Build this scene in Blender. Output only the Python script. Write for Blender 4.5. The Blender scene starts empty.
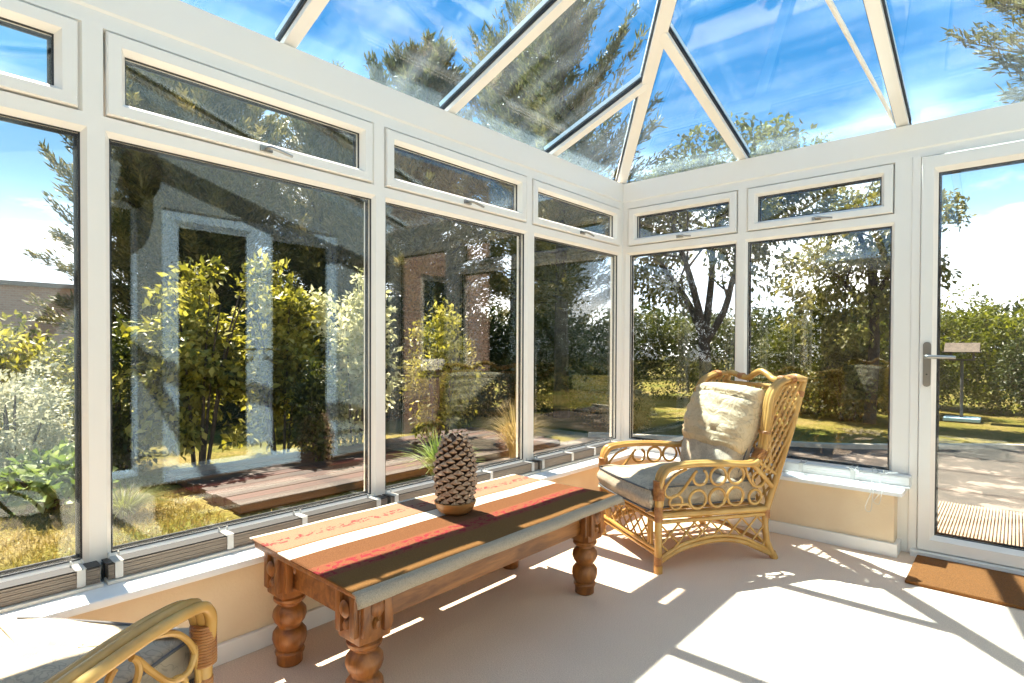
import bpy, bmesh, math, random
import numpy as np
from mathutils import Vector, Matrix

C = bpy.context.scene.collection
PI = math.pi

# ------------------------------------------------------------------ materials
def nmat(name):
    m = bpy.data.materials.new(name); m.use_nodes = True
    nt = m.node_tree; nt.nodes.clear()
    out = nt.nodes.new('ShaderNodeOutputMaterial')
    return m, nt, out

def N(nt, t, **kw):
    n = nt.nodes.new(t)
    for k, v in kw.items():
        if k.startswith('i_'):
            key = k[2:]
            key = int(key) if key.isdigit() else key.replace('_', ' ')
            n.inputs[key].default_value = v
        else:
            setattr(n, k, v)
    return n

def rgba(c): return (c[0], c[1], c[2], 1.0)

def ramp(nt, stops, interp='LINEAR'):
    r = nt.nodes.new('ShaderNodeValToRGB'); cr = r.color_ramp; cr.interpolation = interp
    while len(cr.elements) < len(stops): cr.elements.new(0.5)
    for e, (p, c) in zip(cr.elements, stops):
        e.position = p; e.color = rgba(c)
    return r

def simple(name, col, rough=0.5, col2=None, scale=20.0, bump=0.0, bscale=None, stretch=None, spec=0.5, metallic=0.0, sheen=0.0, detail=4.0):
    m, nt, out = nmat(name)
    b = N(nt, 'ShaderNodeBsdfPrincipled', i_Roughness=rough, i_Metallic=metallic)
    b.inputs['Specular IOR Level'].default_value = spec
    b.inputs['Base Color'].default_value = rgba(col)
    if sheen: b.inputs['Sheen Weight'].default_value = sheen
    tc = N(nt, 'ShaderNodeTexCoord'); mp = N(nt, 'ShaderNodeMapping')
    nt.links.new(tc.outputs['Object'], mp.inputs['Vector'])
    if stretch: mp.inputs['Scale'].default_value = stretch
    if col2:
        no = N(nt, 'ShaderNodeTexNoise', i_Scale=scale, i_Detail=detail)
        nt.links.new(mp.outputs[0], no.inputs['Vector'])
        r = ramp(nt, [(0.35, col), (0.65, col2)])
        nt.links.new(no.outputs['Fac'], r.inputs[0]); nt.links.new(r.outputs[0], b.inputs['Base Color'])
    if bump:
        nb = N(nt, 'ShaderNodeTexNoise', i_Scale=bscale or scale, i_Detail=4.0)
        nt.links.new(mp.outputs[0], nb.inputs['Vector'])
        bp = N(nt, 'ShaderNodeBump', i_Strength=bump, i_Distance=0.01)
        nt.links.new(nb.outputs['Fac'], bp.inputs['Height']); nt.links.new(bp.outputs[0], b.inputs['Normal'])
    nt.links.new(b.outputs[0], out.inputs[0])
    return m

def glass(name, tint=(0.97, 0.985, 0.98), ior=1.75, dirt=0.0, dirtscale=(1, 1, 1), rough=0.0):
    """clear pane: what is behind shows through, the room mirrors on it by Fresnel"""
    m, nt, out = nmat(name)
    tr = N(nt, 'ShaderNodeBsdfTransparent'); tr.inputs[0].default_value = rgba(tint)
    gl = N(nt, 'ShaderNodeBsdfGlossy'); gl.inputs['Roughness'].default_value = rough
    gl.inputs['Color'].default_value = (1, 1, 1, 1)
    fr = N(nt, 'ShaderNodeFresnel', i_IOR=ior)
    ge = N(nt, 'ShaderNodeNewGeometry'); io = N(nt, 'ShaderNodeMath', operation='MULTIPLY_ADD')   # same reflectance on either face of the sheet
    io.inputs[1].default_value = 1.0 / ior - ior; io.inputs[2].default_value = ior
    nt.links.new(ge.outputs['Backfacing'], io.inputs[0]); nt.links.new(io.outputs[0], fr.inputs['IOR'])
    mx = N(nt, 'ShaderNodeMixShader')
    nt.links.new(fr.outputs[0], mx.inputs[0]); nt.links.new(tr.outputs[0], mx.inputs[1]); nt.links.new(gl.outputs[0], mx.inputs[2])
    last = mx
    if dirt:
        tc = N(nt, 'ShaderNodeTexCoord'); mp = N(nt, 'ShaderNodeMapping'); mp.inputs['Scale'].default_value = dirtscale
        no = N(nt, 'ShaderNodeTexNoise', i_Scale=1.0, i_Detail=6.0, i_Roughness=0.6)
        nt.links.new(tc.outputs['Object'], mp.inputs[0]); nt.links.new(mp.outputs[0], no.inputs['Vector'])
        r = ramp(nt, [(0.42, (0, 0, 0)), (0.75, (dirt, dirt, dirt))])
        nt.links.new(no.outputs['Fac'], r.inputs[0])
        df = N(nt, 'ShaderNodeBsdfTranslucent'); df.inputs[0].default_value = (0.75, 0.8, 0.85, 1)
        m2 = N(nt, 'ShaderNodeMixShader')
        nt.links.new(r.outputs[0], m2.inputs[0]); nt.links.new(last.outputs[0], m2.inputs[1]); nt.links.new(df.outputs[0], m2.inputs[2])
        last = m2
    nt.links.new(last.outputs[0], out.inputs[0])
    return m

def leafmat(name, cols, scale=3.0, trans=0.45, rough=0.45):
    m, nt, out = nmat(name)
    tc = N(nt, 'ShaderNodeTexCoord')
    no = N(nt, 'ShaderNodeTexNoise', i_Scale=scale, i_Detail=3.0)
    nt.links.new(tc.outputs['Object'], no.inputs['Vector'])
    wn = N(nt, 'ShaderNodeNewGeometry')
    ad = N(nt, 'ShaderNodeMath', operation='MULTIPLY_ADD'); ad.inputs[1].default_value = 0.35; 
    nt.links.new(wn.outputs['Random Per Island'], ad.inputs[0]); nt.links.new(no.outputs['Fac'], ad.inputs[2])
    k = len(cols)
    r = ramp(nt, [(0.3 + 0.7 * i / max(1, k - 1), c) for i, c in enumerate(cols)])
    nt.links.new(ad.outputs[0], r.inputs[0])
    df = N(nt, 'ShaderNodeBsdfPrincipled', i_Roughness=rough)
    df.inputs['Specular IOR Level'].default_value = 0.35
    tl = N(nt, 'ShaderNodeBsdfTranslucent')
    nt.links.new(r.outputs[0], df.inputs['Base Color'])
    hs = N(nt, 'ShaderNodeHueSaturation', i_Saturation=1.1, i_Value=1.25)
    nt.links.new(r.outputs[0], hs.inputs['Color']); nt.links.new(hs.outputs[0], tl.inputs[0])
    mx = N(nt, 'ShaderNodeMixShader'); mx.inputs[0].default_value = trans
    nt.links.new(df.outputs[0], mx.inputs[1]); nt.links.new(tl.outputs[0], mx.inputs[2])
    nt.links.new(mx.outputs[0], out.inputs[0])
    return m

def wood(name, c1, c2, scale=(30, 3, 30), rough=0.4, bump=0.1):
    m, nt, out = nmat(name)
    tc = N(nt, 'ShaderNodeTexCoord'); mp = N(nt, 'ShaderNodeMapping'); mp.inputs['Scale'].default_value = scale
    nt.links.new(tc.outputs['Object'], mp.inputs[0])
    no = N(nt, 'ShaderNodeTexNoise', i_Scale=1.0, i_Detail=8.0, i_Roughness=0.65, i_Distortion=0.6)
    nt.links.new(mp.outputs[0], no.inputs['Vector'])
    r = ramp(nt, [(0.3, c1), (0.5, [(a + b) / 2 for a, b in zip(c1, c2)]), (0.68, c2)])
    nt.links.new(no.outputs['Fac'], r.inputs[0])
    b = N(nt, 'ShaderNodeBsdfPrincipled', i_Roughness=rough)
    nt.links.new(r.outputs[0], b.inputs['Base Color'])
    bp = N(nt, 'ShaderNodeBump', i_Strength=bump, i_Distance=0.01)
    nt.links.new(no.outputs['Fac'], bp.inputs['Height']); nt.links.new(bp.outputs[0], b.inputs['Normal'])
    nt.links.new(b.outputs[0], out.inputs[0])
    return m

M = {}
M['pvc'] = simple('white_pvc', (0.84, 0.79, 0.72), 0.32)
M['gasket'] = simple('black_gasket', (0.02, 0.02, 0.022), 0.5)
M['bead'] = simple('spacer_bar', (0.06, 0.06, 0.06), 0.4)
M['glass'] = glass('clear_glazing', ior=1.6)
M['roofglass'] = glass('blue_roof_glazing', (0.78, 0.9, 0.985), 1.42, 0.035, (1.0, 7, 3))
M['darkglass'] = simple('dark_door_glass', (0.012, 0.014, 0.013), 0.05)
M['chrome'] = simple('satin_chrome', (0.34, 0.325, 0.30), 0.3, metallic=1.0)
M['render'] = simple('cream_plaster', (0.80, 0.645, 0.44), 0.85, (0.76, 0.59, 0.39), 6, 0.12, 90)
M['reardark'] = simple('tan_rear_wall', (0.30, 0.23, 0.17), 0.85)
M['sill'] = simple('white_sill', (0.83, 0.82, 0.80), 0.3)
M['skirt'] = simple('white_gloss_paint', (0.80, 0.77, 0.73), 0.35)
M['houseinner'] = simple('pale_house_wall', (0.40, 0.41, 0.40), 0.8)
M['bluewhite'] = simple('pale_blue_white_paint', (0.72, 0.83, 0.93), 0.3)

def carpet():
    m, nt, out = nmat('beige_carpet')
    tc = N(nt, 'ShaderNodeTexCoord')
    n1 = N(nt, 'ShaderNodeTexNoise', i_Scale=260.0, i_Detail=2.0); n2 = N(nt, 'ShaderNodeTexNoise', i_Scale=2.5, i_Detail=3.0)
    for n in (n1, n2): nt.links.new(tc.outputs['Object'], n.inputs['Vector'])
    r = ramp(nt, [(0.3, (0.66, 0.49, 0.365)), (0.7, (0.86, 0.67, 0.515))])
    nt.links.new(n1.outputs['Fac'], r.inputs[0])
    mx = N(nt, 'ShaderNodeMixRGB', blend_type='MULTIPLY'); mx.inputs[0].default_value = 0.35
    r2 = ramp(nt, [(0.3, (0.8, 0.8, 0.8)), (0.7, (1, 1, 1))])
    nt.links.new(n2.outputs['Fac'], r2.inputs[0]); nt.links.new(r.outputs[0], mx.inputs[1]); nt.links.new(r2.outputs[0], mx.inputs[2])
    b = N(nt, 'ShaderNodeBsdfPrincipled', i_Roughness=0.95); b.inputs['Specular IOR Level'].default_value = 0.1
    nt.links.new(mx.outputs[0], b.inputs['Base Color'])
    bp = N(nt, 'ShaderNodeBump', i_Strength=0.6, i_Distance=0.004)
    nt.links.new(n1.outputs['Fac'], bp.inputs['Height']); nt.links.new(bp.outputs[0], b.inputs['Normal'])
    nt.links.new(b.outputs[0], out.inputs[0]); return m
M['carpet'] = carpet()
M['wood'] = wood('oiled_pine', (0.10, 0.028, 0.006), (0.38, 0.14, 0.028), (22, 22, 5))
M['woodlong'] = wood('oiled_pine_long_grain', (0.10, 0.03, 0.007), (0.36, 0.14, 0.032), (30, 4, 30))
M['bowl'] = wood('light_turned_wood', (0.26, 0.12, 0.035), (0.42, 0.20, 0.065), (10, 10, 60), 0.35)
M['rattan'] = simple('honey_rattan', (0.57, 0.335, 0.10), 0.24, (0.44, 0.225, 0.055), 7, 0.05, 50)
M['cane'] = simple('cane_binding', (0.42, 0.18, 0.05), 0.35, (0.30, 0.11, 0.03), 40, 0.3, 160)
M['mat'] = simple('brown_coir', (0.27, 0.095, 0.012), 0.95, (0.17, 0.058, 0.007), 220, 0.9, 300)
M['blindbrown'] = simple('taupe_blind', (0.21, 0.165, 0.125), 0.5)
M['blinddark'] = simple('dark_head_channel', (0.035, 0.03, 0.028), 0.5)
M['blindlight'] = simple('cream_blind_rail', (0.72, 0.66, 0.56), 0.4)
M['blindwhite'] = simple('white_blind', (0.82, 0.80, 0.76), 0.45)
M['clip'] = simple('clear_plastic_clip', (0.58, 0.56, 0.52), 0.2)
M['conedark'] = simple('cone_scale_brown', (0.075, 0.032, 0.014), 0.6, (0.13, 0.06, 0.028), 60)
M['conetip'] = simple('cone_scale_tip', (0.50, 0.33, 0.21), 0.55, (0.34, 0.19, 0.10), 90)
M['deck'] = wood('weathered_deck', (0.014, 0.008, 0.006), (0.06, 0.034, 0.024), (30, 1.5, 30), 0.7, 0.4)
M['deckred'] = wood('reddish_deck', (0.02, 0.008, 0.005), (0.085, 0.03, 0.018), (30, 1.5, 30), 0.7, 0.4)
M['kerb'] = simple('pale_stone_kerb', (0.62, 0.55, 0.43), 0.8, (0.45, 0.40, 0.31), 12, 0.3, 40)
M['bark'] = simple('dark_bark', (0.03, 0.021, 0.015), 0.9, (0.07, 0.05, 0.036), 14, 0.8, 30)
M['soil'] = simple('dark_soil', (0.05, 0.035, 0.022), 0.95, (0.1, 0.075, 0.05), 15, 0.6, 40)
M['greymetal'] = simple('grey_post', (0.10, 0.10, 0.10), 0.6)
M['slate'] = simple('weathered_board', (0.13, 0.10, 0.075), 0.8, (0.08, 0.06, 0.045), 20, 0.4, 40)
M['paleblue'] = simple('pale_blue_paint', (0.36, 0.56, 0.68), 0.6)
M['roofdark'] = simple('flat_roof_felt', (0.20, 0.17, 0.16), 0.9)

def brick(name, c1, c2, mortar, scale=4.5):
    m, nt, out = nmat(name)
    tc = N(nt, 'ShaderNodeTexCoord'); sx = N(nt, 'ShaderNodeSeparateXYZ'); cx = N(nt, 'ShaderNodeCombineXYZ')
    nt.links.new(tc.outputs['Object'], sx.inputs[0])
    ad = N(nt, 'ShaderNodeMath', operation='ADD')
    nt.links.new(sx.outputs[0], ad.inputs[0]); nt.links.new(sx.outputs[1], ad.inputs[1])
    nt.links.new(ad.outputs[0], cx.inputs[0]); nt.links.new(sx.outputs[2], cx.inputs[1])
    b = N(nt, 'ShaderNodeTexBrick', i_Scale=scale); b.inputs['Color1'].default_value = rgba(c1); b.inputs['Color2'].default_value = rgba(c2)
    b.inputs['Mortar'].default_value = rgba(mortar); b.inputs['Mortar Size'].default_value = 0.02
    nt.links.new(cx.outputs[0], b.inputs['Vector'])
    p = N(nt, 'ShaderNodeBsdfPrincipled', i_Roughness=0.9)
    nt.links.new(b.outputs['Color'], p.inputs['Base Color']); nt.links.new(p.outputs[0], out.inputs[0]); return m
M['brick'] = brick('pink_brown_brick', (0.36, 0.22, 0.17), (0.29, 0.17, 0.135), (0.36, 0.29, 0.24))
M['brickpale'] = brick('pale_pink_brick', (0.42, 0.27, 0.21), (0.34, 0.21, 0.165), (0.38, 0.31, 0.26))

def lawn():
    m, nt, out = nmat('dry_lawn')
    tc = N(nt, 'ShaderNodeTexCoord')
    n1 = N(nt, 'ShaderNodeTexNoise', i_Scale=1.1, i_Detail=5.0, i_Roughness=0.65); n2 = N(nt, 'ShaderNodeTexNoise', i_Scale=45.0, i_Detail=3.0)
    for n in (n1, n2): nt.links.new(tc.outputs['Object'], n.inputs['Vector'])
    r = ramp(nt, [(0.32, (0.10, 0.12, 0.02)), (0.5, (0.20, 0.17, 0.038)), (0.68, (0.29, 0.215, 0.085))])
    nt.links.new(n1.outputs['Fac'], r.inputs[0])
    r2 = ramp(nt, [(0.3, (0.45, 0.45, 0.4)), (0.7, (1.15, 1.15, 1.1))]); nt.links.new(n2.outputs['Fac'], r2.inputs[0])
    mx = N(nt, 'ShaderNodeMixRGB', blend_type='MULTIPLY'); mx.inputs[0].default_value = 1.0
    nt.links.new(r.outputs[0], mx.inputs[1]); nt.links.new(r2.outputs[0], mx.inputs[2])
    b = N(nt, 'ShaderNodeBsdfPrincipled', i_Roughness=0.95); b.inputs['Specular IOR Level'].default_value = 0.1
    nt.links.new(mx.outputs[0], b.inputs['Base Color'])
    bp = N(nt, 'ShaderNodeBump', i_Strength=1.0, i_Distance=0.04); nt.links.new(n2.outputs['Fac'], bp.inputs['Height']); nt.links.new(bp.outputs[0], b.inputs['Normal'])
    nt.links.new(b.outputs[0], out.inputs[0]); return m
M['lawn'] = lawn()

def paving():
    m, nt, out = nmat('crazy_paving')
    tc = N(nt, 'ShaderNodeTexCoord')
    v = N(nt, 'ShaderNodeTexVoronoi', feature='DISTANCE_TO_EDGE', i_Scale=3.2); v2 = N(nt, 'ShaderNodeTexVoronoi', i_Scale=3.2)
    n1 = N(nt, 'ShaderNodeTexNoise', i_Scale=3.5, i_Detail=8.0, i_Roughness=0.68)
    for n in (v, v2, n1): nt.links.new(tc.outputs['Object'], n.inputs['Vector'])
    r = ramp(nt, [(0.0, (0, 0, 0)), (0.03, (0, 0, 0)), (0.06, (1, 1, 1))]); nt.links.new(v.outputs['Distance'], r.inputs[0])
    r2 = ramp(nt, [(0.40, (0.03, 0.021, 0.015)), (0.53, (0.065, 0.046, 0.034)), (0.59, (0.21, 0.165, 0.13))]); nt.links.new(n1.outputs['Fac'], r2.inputs[0])
    mx = N(nt, 'ShaderNodeMixRGB'); nt.links.new(r.outputs[0], mx.inputs[0]); mx.inputs[1].default_value = (0.04, 0.03, 0.022, 1)
    nt.links.new(r2.outputs[0], mx.inputs[2])
    b = N(nt, 'ShaderNodeBsdfPrincipled', i_Roughness=0.85); nt.links.new(mx.outputs[0], b.inputs['Base Color'])
    nt.links.new(b.outputs[0], out.inputs[0]); return m
M['paving'] = paving()

def fabric(name, base, motif, edge, scale=9.0, wrinkle=0.0):
    m, nt, out = nmat(name)
    tc = N(nt, 'ShaderNodeTexCoord')
    n1 = N(nt, 'ShaderNodeTexNoise', i_Scale=scale, i_Detail=2.5, i_Distortion=1.4); n2 = N(nt, 'ShaderNodeTexNoise', i_Scale=scale * 0.6, i_Detail=2.0)
    n3 = N(nt, 'ShaderNodeTexNoise', i_Scale=420.0)
    for n in (n1, n2, n3): nt.links.new(tc.outputs['Object'], n.inputs['Vector'])
    r = ramp(nt, [(0.45, (0, 0, 0)), (0.48, (0.5, 0.5, 0.5)), (0.51, (0.08, 0.08, 0.08)), (0.57, (0.0, 0.0, 0.0)), (0.60, (0.35, 0.35, 0.35)), (0.64, (0, 0, 0))])
    nt.links.new(n1.outputs['Fac'], r.inputs[0])
    mx = N(nt, 'ShaderNodeMixRGB'); mx.inputs[1].default_value = rgba(base); mx.inputs[2].default_value = rgba(motif); nt.links.new(r.outputs[0], mx.inputs[0])
    r2 = ramp(nt, [(0.5, (0, 0, 0)), (0.62, (0.55, 0.55, 0.55))]); nt.links.new(n2.outputs['Fac'], r2.inputs[0])
    m2 = N(nt, 'ShaderNodeMixRGB'); m2.inputs[2].default_value = rgba(edge); nt.links.new(r2.outputs[0], m2.inputs[0]); nt.links.new(mx.outputs[0], m2.inputs[1])
    b = N(nt, 'ShaderNodeBsdfPrincipled', i_Roughness=0.9); b.inputs['Specular IOR Level'].default_value = 0.15
    nt.links.new(m2.outputs[0], b.inputs['Base Color'])
    bp = N(nt, 'ShaderNodeBump', i_Strength=0.25, i_Distance=0.003); nt.links.new(n3.outputs['Fac'], bp.inputs['Height']); nt.links.new(bp.outputs[0], b.inputs['Normal'])
    if wrinkle:
        n4 = N(nt, 'ShaderNodeTexNoise', i_Scale=9.0, i_Detail=3.0, i_Distortion=2.2); nt.links.new(tc.outputs['Object'], n4.inputs['Vector'])
        b2 = N(nt, 'ShaderNodeBump', i_Strength=wrinkle, i_Distance=0.03); nt.links.new(n4.outputs['Fac'], b2.inputs['Height']); nt.links.new(b2.outputs[0], bp.inputs['Normal'])
    nt.links.new(b.outputs[0], out.inputs[0]); return m
M['cushion'] = fabric('patterned_cushion', (0.52, 0.42, 0.305), (0.16, 0.15, 0.13), (0.30, 0.255, 0.20), 17.0)
M['pillow'] = fabric('pale_patterned_pillow', (0.60, 0.46, 0.29), (0.30, 0.23, 0.15), (0.48, 0.37, 0.235), 10.0, 0.7)
M['piping'] = simple('dark_piping', (0.12, 0.12, 0.125), 0.8)

def cloth():
    m, nt, out = nmat('striped_woven_throw')
    uv = N(nt, 'ShaderNodeUVMap'); sx = N(nt, 'ShaderNodeSeparateXYZ'); nt.links.new(uv.outputs[0], sx.inputs[0])
    peach = (0.29, 0.17, 0.108); line = (0.20, 0.09, 0.03); white = (0.72, 0.65, 0.54); orange = (0.145, 0.062, 0.026); brown = (0.17, 0.085, 0.028); grey = (0.37, 0.30, 0.225); red2 = (0.20, 0.068, 0.035)
    st = [(0.0, white), (0.02, peach), (0.215, peach), (0.22, line), (0.24, peach), (0.255, line), (0.262, white), (0.405, orange), (0.60, red2), (0.755, brown), (0.915, grey)]
    st = [(0.0, white), (0.022, line), (0.028, peach), (0.285, line), (0.30, white), (0.425, orange), (0.585, red2), (0.735, brown), (0.928, grey)]
    r = ramp(nt, st, 'CONSTANT'); nt.links.new(sx.outputs[0], r.inputs[0])
    # woven red motifs along two of the bands
    mp = N(nt, 'ShaderNodeMapping'); mp.inputs['Scale'].default_value = (34, 60, 1); nt.links.new(uv.outputs[0], mp.inputs[0])
    no = N(nt, 'ShaderNodeTexNoise', i_Scale=1.0, i_Detail=2.0, i_Distortion=0.8); nt.links.new(mp.outputs[0], no.inputs['Vector'])
    rm = ramp(nt, [(0.52, (0, 0, 0)), (0.56, (1, 1, 1))]); nt.links.new(no.outputs['Fac'], rm.inputs[0])
    band = ramp(nt, [(0.0, (0, 0, 0)), (0.12, (0.0, 0, 0)), (0.125, (0.8, 0.8, 0.8)), (0.19, (0.8, 0.8, 0.8)), (0.195, (0, 0, 0)), (0.60, (0, 0, 0)), (0.61, (0.85, 0.85, 0.85)), (0.72, (0.85, 0.85, 0.85)), (0.73, (0, 0, 0))])
    nt.links.new(sx.outputs[0], band.inputs[0])
    mu = N(nt, 'ShaderNodeMixRGB', blend_type='MULTIPLY'); mu.inputs[0].default_value = 1.0
    nt.links.new(rm.outputs[0], mu.inputs[1]); nt.links.new(band.outputs[0], mu.inputs[2])
    mx = N(nt, 'ShaderNodeMixRGB'); mx.inputs[2].default_value = (0.22, 0.018, 0.03, 1)
    nt.links.new(mu.outputs[0], mx.inputs[0]); nt.links.new(r.outputs[0], mx.inputs[1])
    wv = N(nt, 'ShaderNodeTexNoise', i_Scale=350.0); tc = N(nt, 'ShaderNodeTexCoord'); nt.links.new(tc.outputs['Object'], wv.inputs['Vector'])
    rw = ramp(nt, [(0.3, (0.72, 0.72, 0.72)), (0.7, (1.1, 1.1, 1.1))]); nt.links.new(wv.outputs['Fac'], rw.inputs[0])
    m3 = N(nt, 'ShaderNodeMixRGB', blend_type='MULTIPLY'); m3.inputs[0].default_value = 1.0; nt.links.new(mx.outputs[0], m3.inputs[1]); nt.links.new(rw.outputs[0], m3.inputs[2])
    b = N(nt, 'ShaderNodeBsdfPrincipled', i_Roughness=0.95); b.inputs['Specular IOR Level'].default_value = 0.1
    nt.links.new(m3.outputs[0], b.inputs['Base Color'])
    bp = N(nt, 'ShaderNodeBump', i_Strength=0.35, i_Distance=0.003); nt.links.new(wv.outputs['Fac'], bp.inputs['Height']); nt.links.new(bp.outputs[0], b.inputs['Normal'])
    nt.links.new(b.outputs[0], out.inputs[0]); return m
M['cloth'] = cloth()

M['jute'] = simple('beige_jute', (0.40, 0.30, 0.21), 0.9, (0.30, 0.22, 0.15), 60)

M['conifer'] = leafmat('conifer_sprays', [(0.03, 0.04, 0.012), (0.085, 0.09, 0.028), (0.19, 0.165, 0.055), (0.30, 0.24, 0.10)], 1.2, 0.35)
M['golden'] = leafmat('yellow_green_leaves', [(0.02, 0.03, 0.006), (0.10, 0.105, 0.018), (0.34, 0.31, 0.055), (0.55, 0.50, 0.19)], 2.2, 0.45)
M['variegated'] = leafmat('cream_variegated_leaves', [(0.10, 0.12, 0.04), (0.36, 0.36, 0.16), (0.62, 0.60, 0.38), (0.72, 0.70, 0.52)], 2.5, 0.4)
M['darkleaf'] = leafmat('dark_hedge_leaves', [(0.012, 0.022, 0.007), (0.035, 0.05, 0.012), (0.075, 0.085, 0.02)], 1.5, 0.3)
M['midleaf'] = leafmat('mid_green_leaves', [(0.015, 0.022, 0.005), (0.055, 0.065, 0.012), (0.15, 0.15, 0.03)], 1.4, 0.4)
M['brightleaf'] = leafmat('bright_green_leaves', [(0.025, 0.04, 0.006), (0.12, 0.135, 0.015), (0.27, 0.27, 0.045)], 1.6, 0.45)
M['treeleaf'] = leafmat('olive_tree_leaves', [(0.02, 0.028, 0.006), (0.085, 0.09, 0.018), (0.20, 0.185, 0.045), (0.30, 0.27, 0.09)], 1.6, 0.4)
M['silver'] = leafmat('silvery_leaves', [(0.20, 0.22, 0.13), (0.42, 0.42, 0.30), (0.66, 0.65, 0.52)], 3, 0.35)
M['bigleaf'] = leafmat('broad_leaves', [(0.05, 0.10, 0.015), (0.17, 0.23, 0.05), (0.42, 0.46, 0.22)], 5, 0.35)
M['straw'] = leafmat('straw_blades', [(0.22, 0.16, 0.06), (0.42, 0.32, 0.14), (0.58, 0.46, 0.24)], 4, 0.4)
M['blade'] = leafmat('grass_blades', [(0.12, 0.11, 0.02), (0.22, 0.17, 0.045), (0.32, 0.235, 0.10)], 3, 0.4)

# ------------------------------------------------------------------ mesh helpers
class MB:
    def __init__(s): s.v = []; s.f = []; s.mi = []
    def add(s, vs, fs, mi=0):
        o = len(s.v); s.v += [tuple(p) for p in vs]; s.f += [tuple(i + o for i in f) for f in fs]; s.mi += [mi] * len(fs)
    def hexa(s, p, mi=0):   # 8 points: bottom 4 (ccw), top 4
        s.add(p, [(0, 3, 2, 1), (4, 5, 6, 7), (0, 1, 5, 4), (1, 2, 6, 5), (2, 3, 7, 6), (3, 0, 4, 7)], mi)
    def box(s, a, b, mi=0, ch=0.0):
        x0, y0, z0 = [min(i, j) for i, j in zip(a, b)]; x1, y1, z1 = [max(i, j) for i, j in zip(a, b)]
        if not ch:
            s.hexa([(x0, y0, z0), (x1, y0, z0), (x1, y1, z0), (x0, y1, z0), (x0, y0, z1), (x1, y0, z1), (x1, y1, z1), (x0, y1, z1)], mi)
            return
        bm = bmesh.new(); bmesh.ops.create_cube(bm, size=1)
        for v in bm.verts: v.co = Vector(((x0 + x1) / 2 + v.co.x * (x1 - x0), (y0 + y1) / 2 + v.co.y * (y1 - y0), (z0 + z1) / 2 + v.co.z * (z1 - z0)))
        bmesh.ops.bevel(bm, geom=list(bm.edges), offset=ch, segments=2, affect='EDGES', profile=0.6)
        bm.verts.index_update(); s.add([v.co[:] for v in bm.verts], [[v.index for v in f.verts] for f in bm.faces], mi); bm.free()
    def prism(s, poly, vec, mi=0):
        n = len(poly); top = [tuple(p[i] + vec[i] for i in range(3)) for p in poly]
        s.add(list(poly) + top, [tuple(range(n - 1, -1, -1)), tuple(range(n, 2 * n))] + [(i, (i + 1) % n, n + (i + 1) % n, n + i) for i in range(n)], mi)
    def bar(s, a, b, w, h, up=(0, 0, 1), mi=0):
        a = Vector(a); b = Vector(b); d = (b - a).normalized(); u = Vector(up); sd = d.cross(u).normalized(); u = sd.cross(d).normalized()
        P = []
        for q in (a, b):
            P += [q - sd * w / 2, q + sd * w / 2, q + sd * w / 2 + u * h, q - sd * w / 2 + u * h]
        s.add([p[:] for p in P], [(0, 1, 2, 3), (7, 6, 5, 4), (0, 4, 5, 1), (1, 5, 6, 2), (2, 6, 7, 3), (3, 7, 4, 0)], mi)
    def tube(s, pts, r, n=8, closed=False, mi=0, smooth=0, caps=True):
        P = [Vector(p) for p in pts]
        if smooth: P = catmull(P, smooth, closed)
        k = len(P); R = r if isinstance(r, (list, tuple)) else [r] * k
        if len(R) != k: R = [R[0] + (R[-1] - R[0]) * i / (k - 1) for i in range(k)] if len(R) == 2 else [np.interp(i / (k - 1), np.linspace(0, 1, len(R)), R) for i in range(k)]
        T = []
        for i in range(k):
            a = P[(i - 1) % k] if (closed or i > 0) else P[i]; b = P[(i + 1) % k] if (closed or i < k - 1) else P[i]
            t = (b - a); T.append(t.normalized() if t.length > 1e-9 else Vector((0, 0, 1)))
        u = T[0].orthogonal().normalized(); vs = []
        for i in range(k):
            u = (u - T[i] * u.dot(T[i])); u = u.normalized() if u.length > 1e-9 else T[i].orthogonal().normalized()
            w = T[i].cross(u)
            for j in range(n):
                a = 2 * PI * j / n; vs.append((P[i] + (u * math.cos(a) + w * math.sin(a)) * R[i])[:])
        fs = []
        for i in range(k if closed else k - 1):
            for j in range(n):
                a = i * n + j; b = i * n + (j + 1) % n; c = ((i + 1) % k) * n + (j + 1) % n; d = ((i + 1) % k) * n + j; fs.append((a, b, c, d))
        if not closed and caps: fs += [tuple(range(n - 1, -1, -1)), tuple((k - 1) * n + j for j in range(n))]
        s.add(vs, fs, mi)
    def lathe(s, prof, n=24, c=(0, 0, 0), mi=0):
        vs = []; k = len(prof)
        for r, z in prof:
            for j in range(n): a = 2 * PI * j / n; vs.append((c[0] + r * math.cos(a), c[1] + r * math.sin(a), c[2] + z))
        fs = [(i * n + j, i * n + (j + 1) % n, (i + 1) * n + (j + 1) % n, (i + 1) * n + j) for i in range(k - 1) for j in range(n)]
        fs += [tuple(range(n - 1, -1, -1)), tuple((k - 1) * n + j for j in range(n))]
        s.add(vs, fs, mi)
    def build(s, name, mats, parent=None, smooth=False, loc=None):
        me = bpy.data.meshes.new(name); me.from_pydata(s.v, [], s.f)
        if not isinstance(mats, (list, tuple)): mats = [mats]
        for m in mats: me.materials.append(M[m] if isinstance(m, str) else m)
        me.polygons.foreach_set('material_index', s.mi)
        bm = bmesh.new(); bm.from_mesh(me); bmesh.ops.recalc_face_normals(bm, faces=bm.faces); bm.to_mesh(me); bm.free()
        if smooth:
            me.polygons.foreach_set('use_smooth', [True] * len(me.polygons))
            me.set_sharp_from_angle(angle=math.radians(42))
        me.update()
        o = bpy.data.objects.new(name, me); C.objects.link(o)
        if parent: o.parent = parent
        if loc: o.location = loc
        return o

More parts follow.
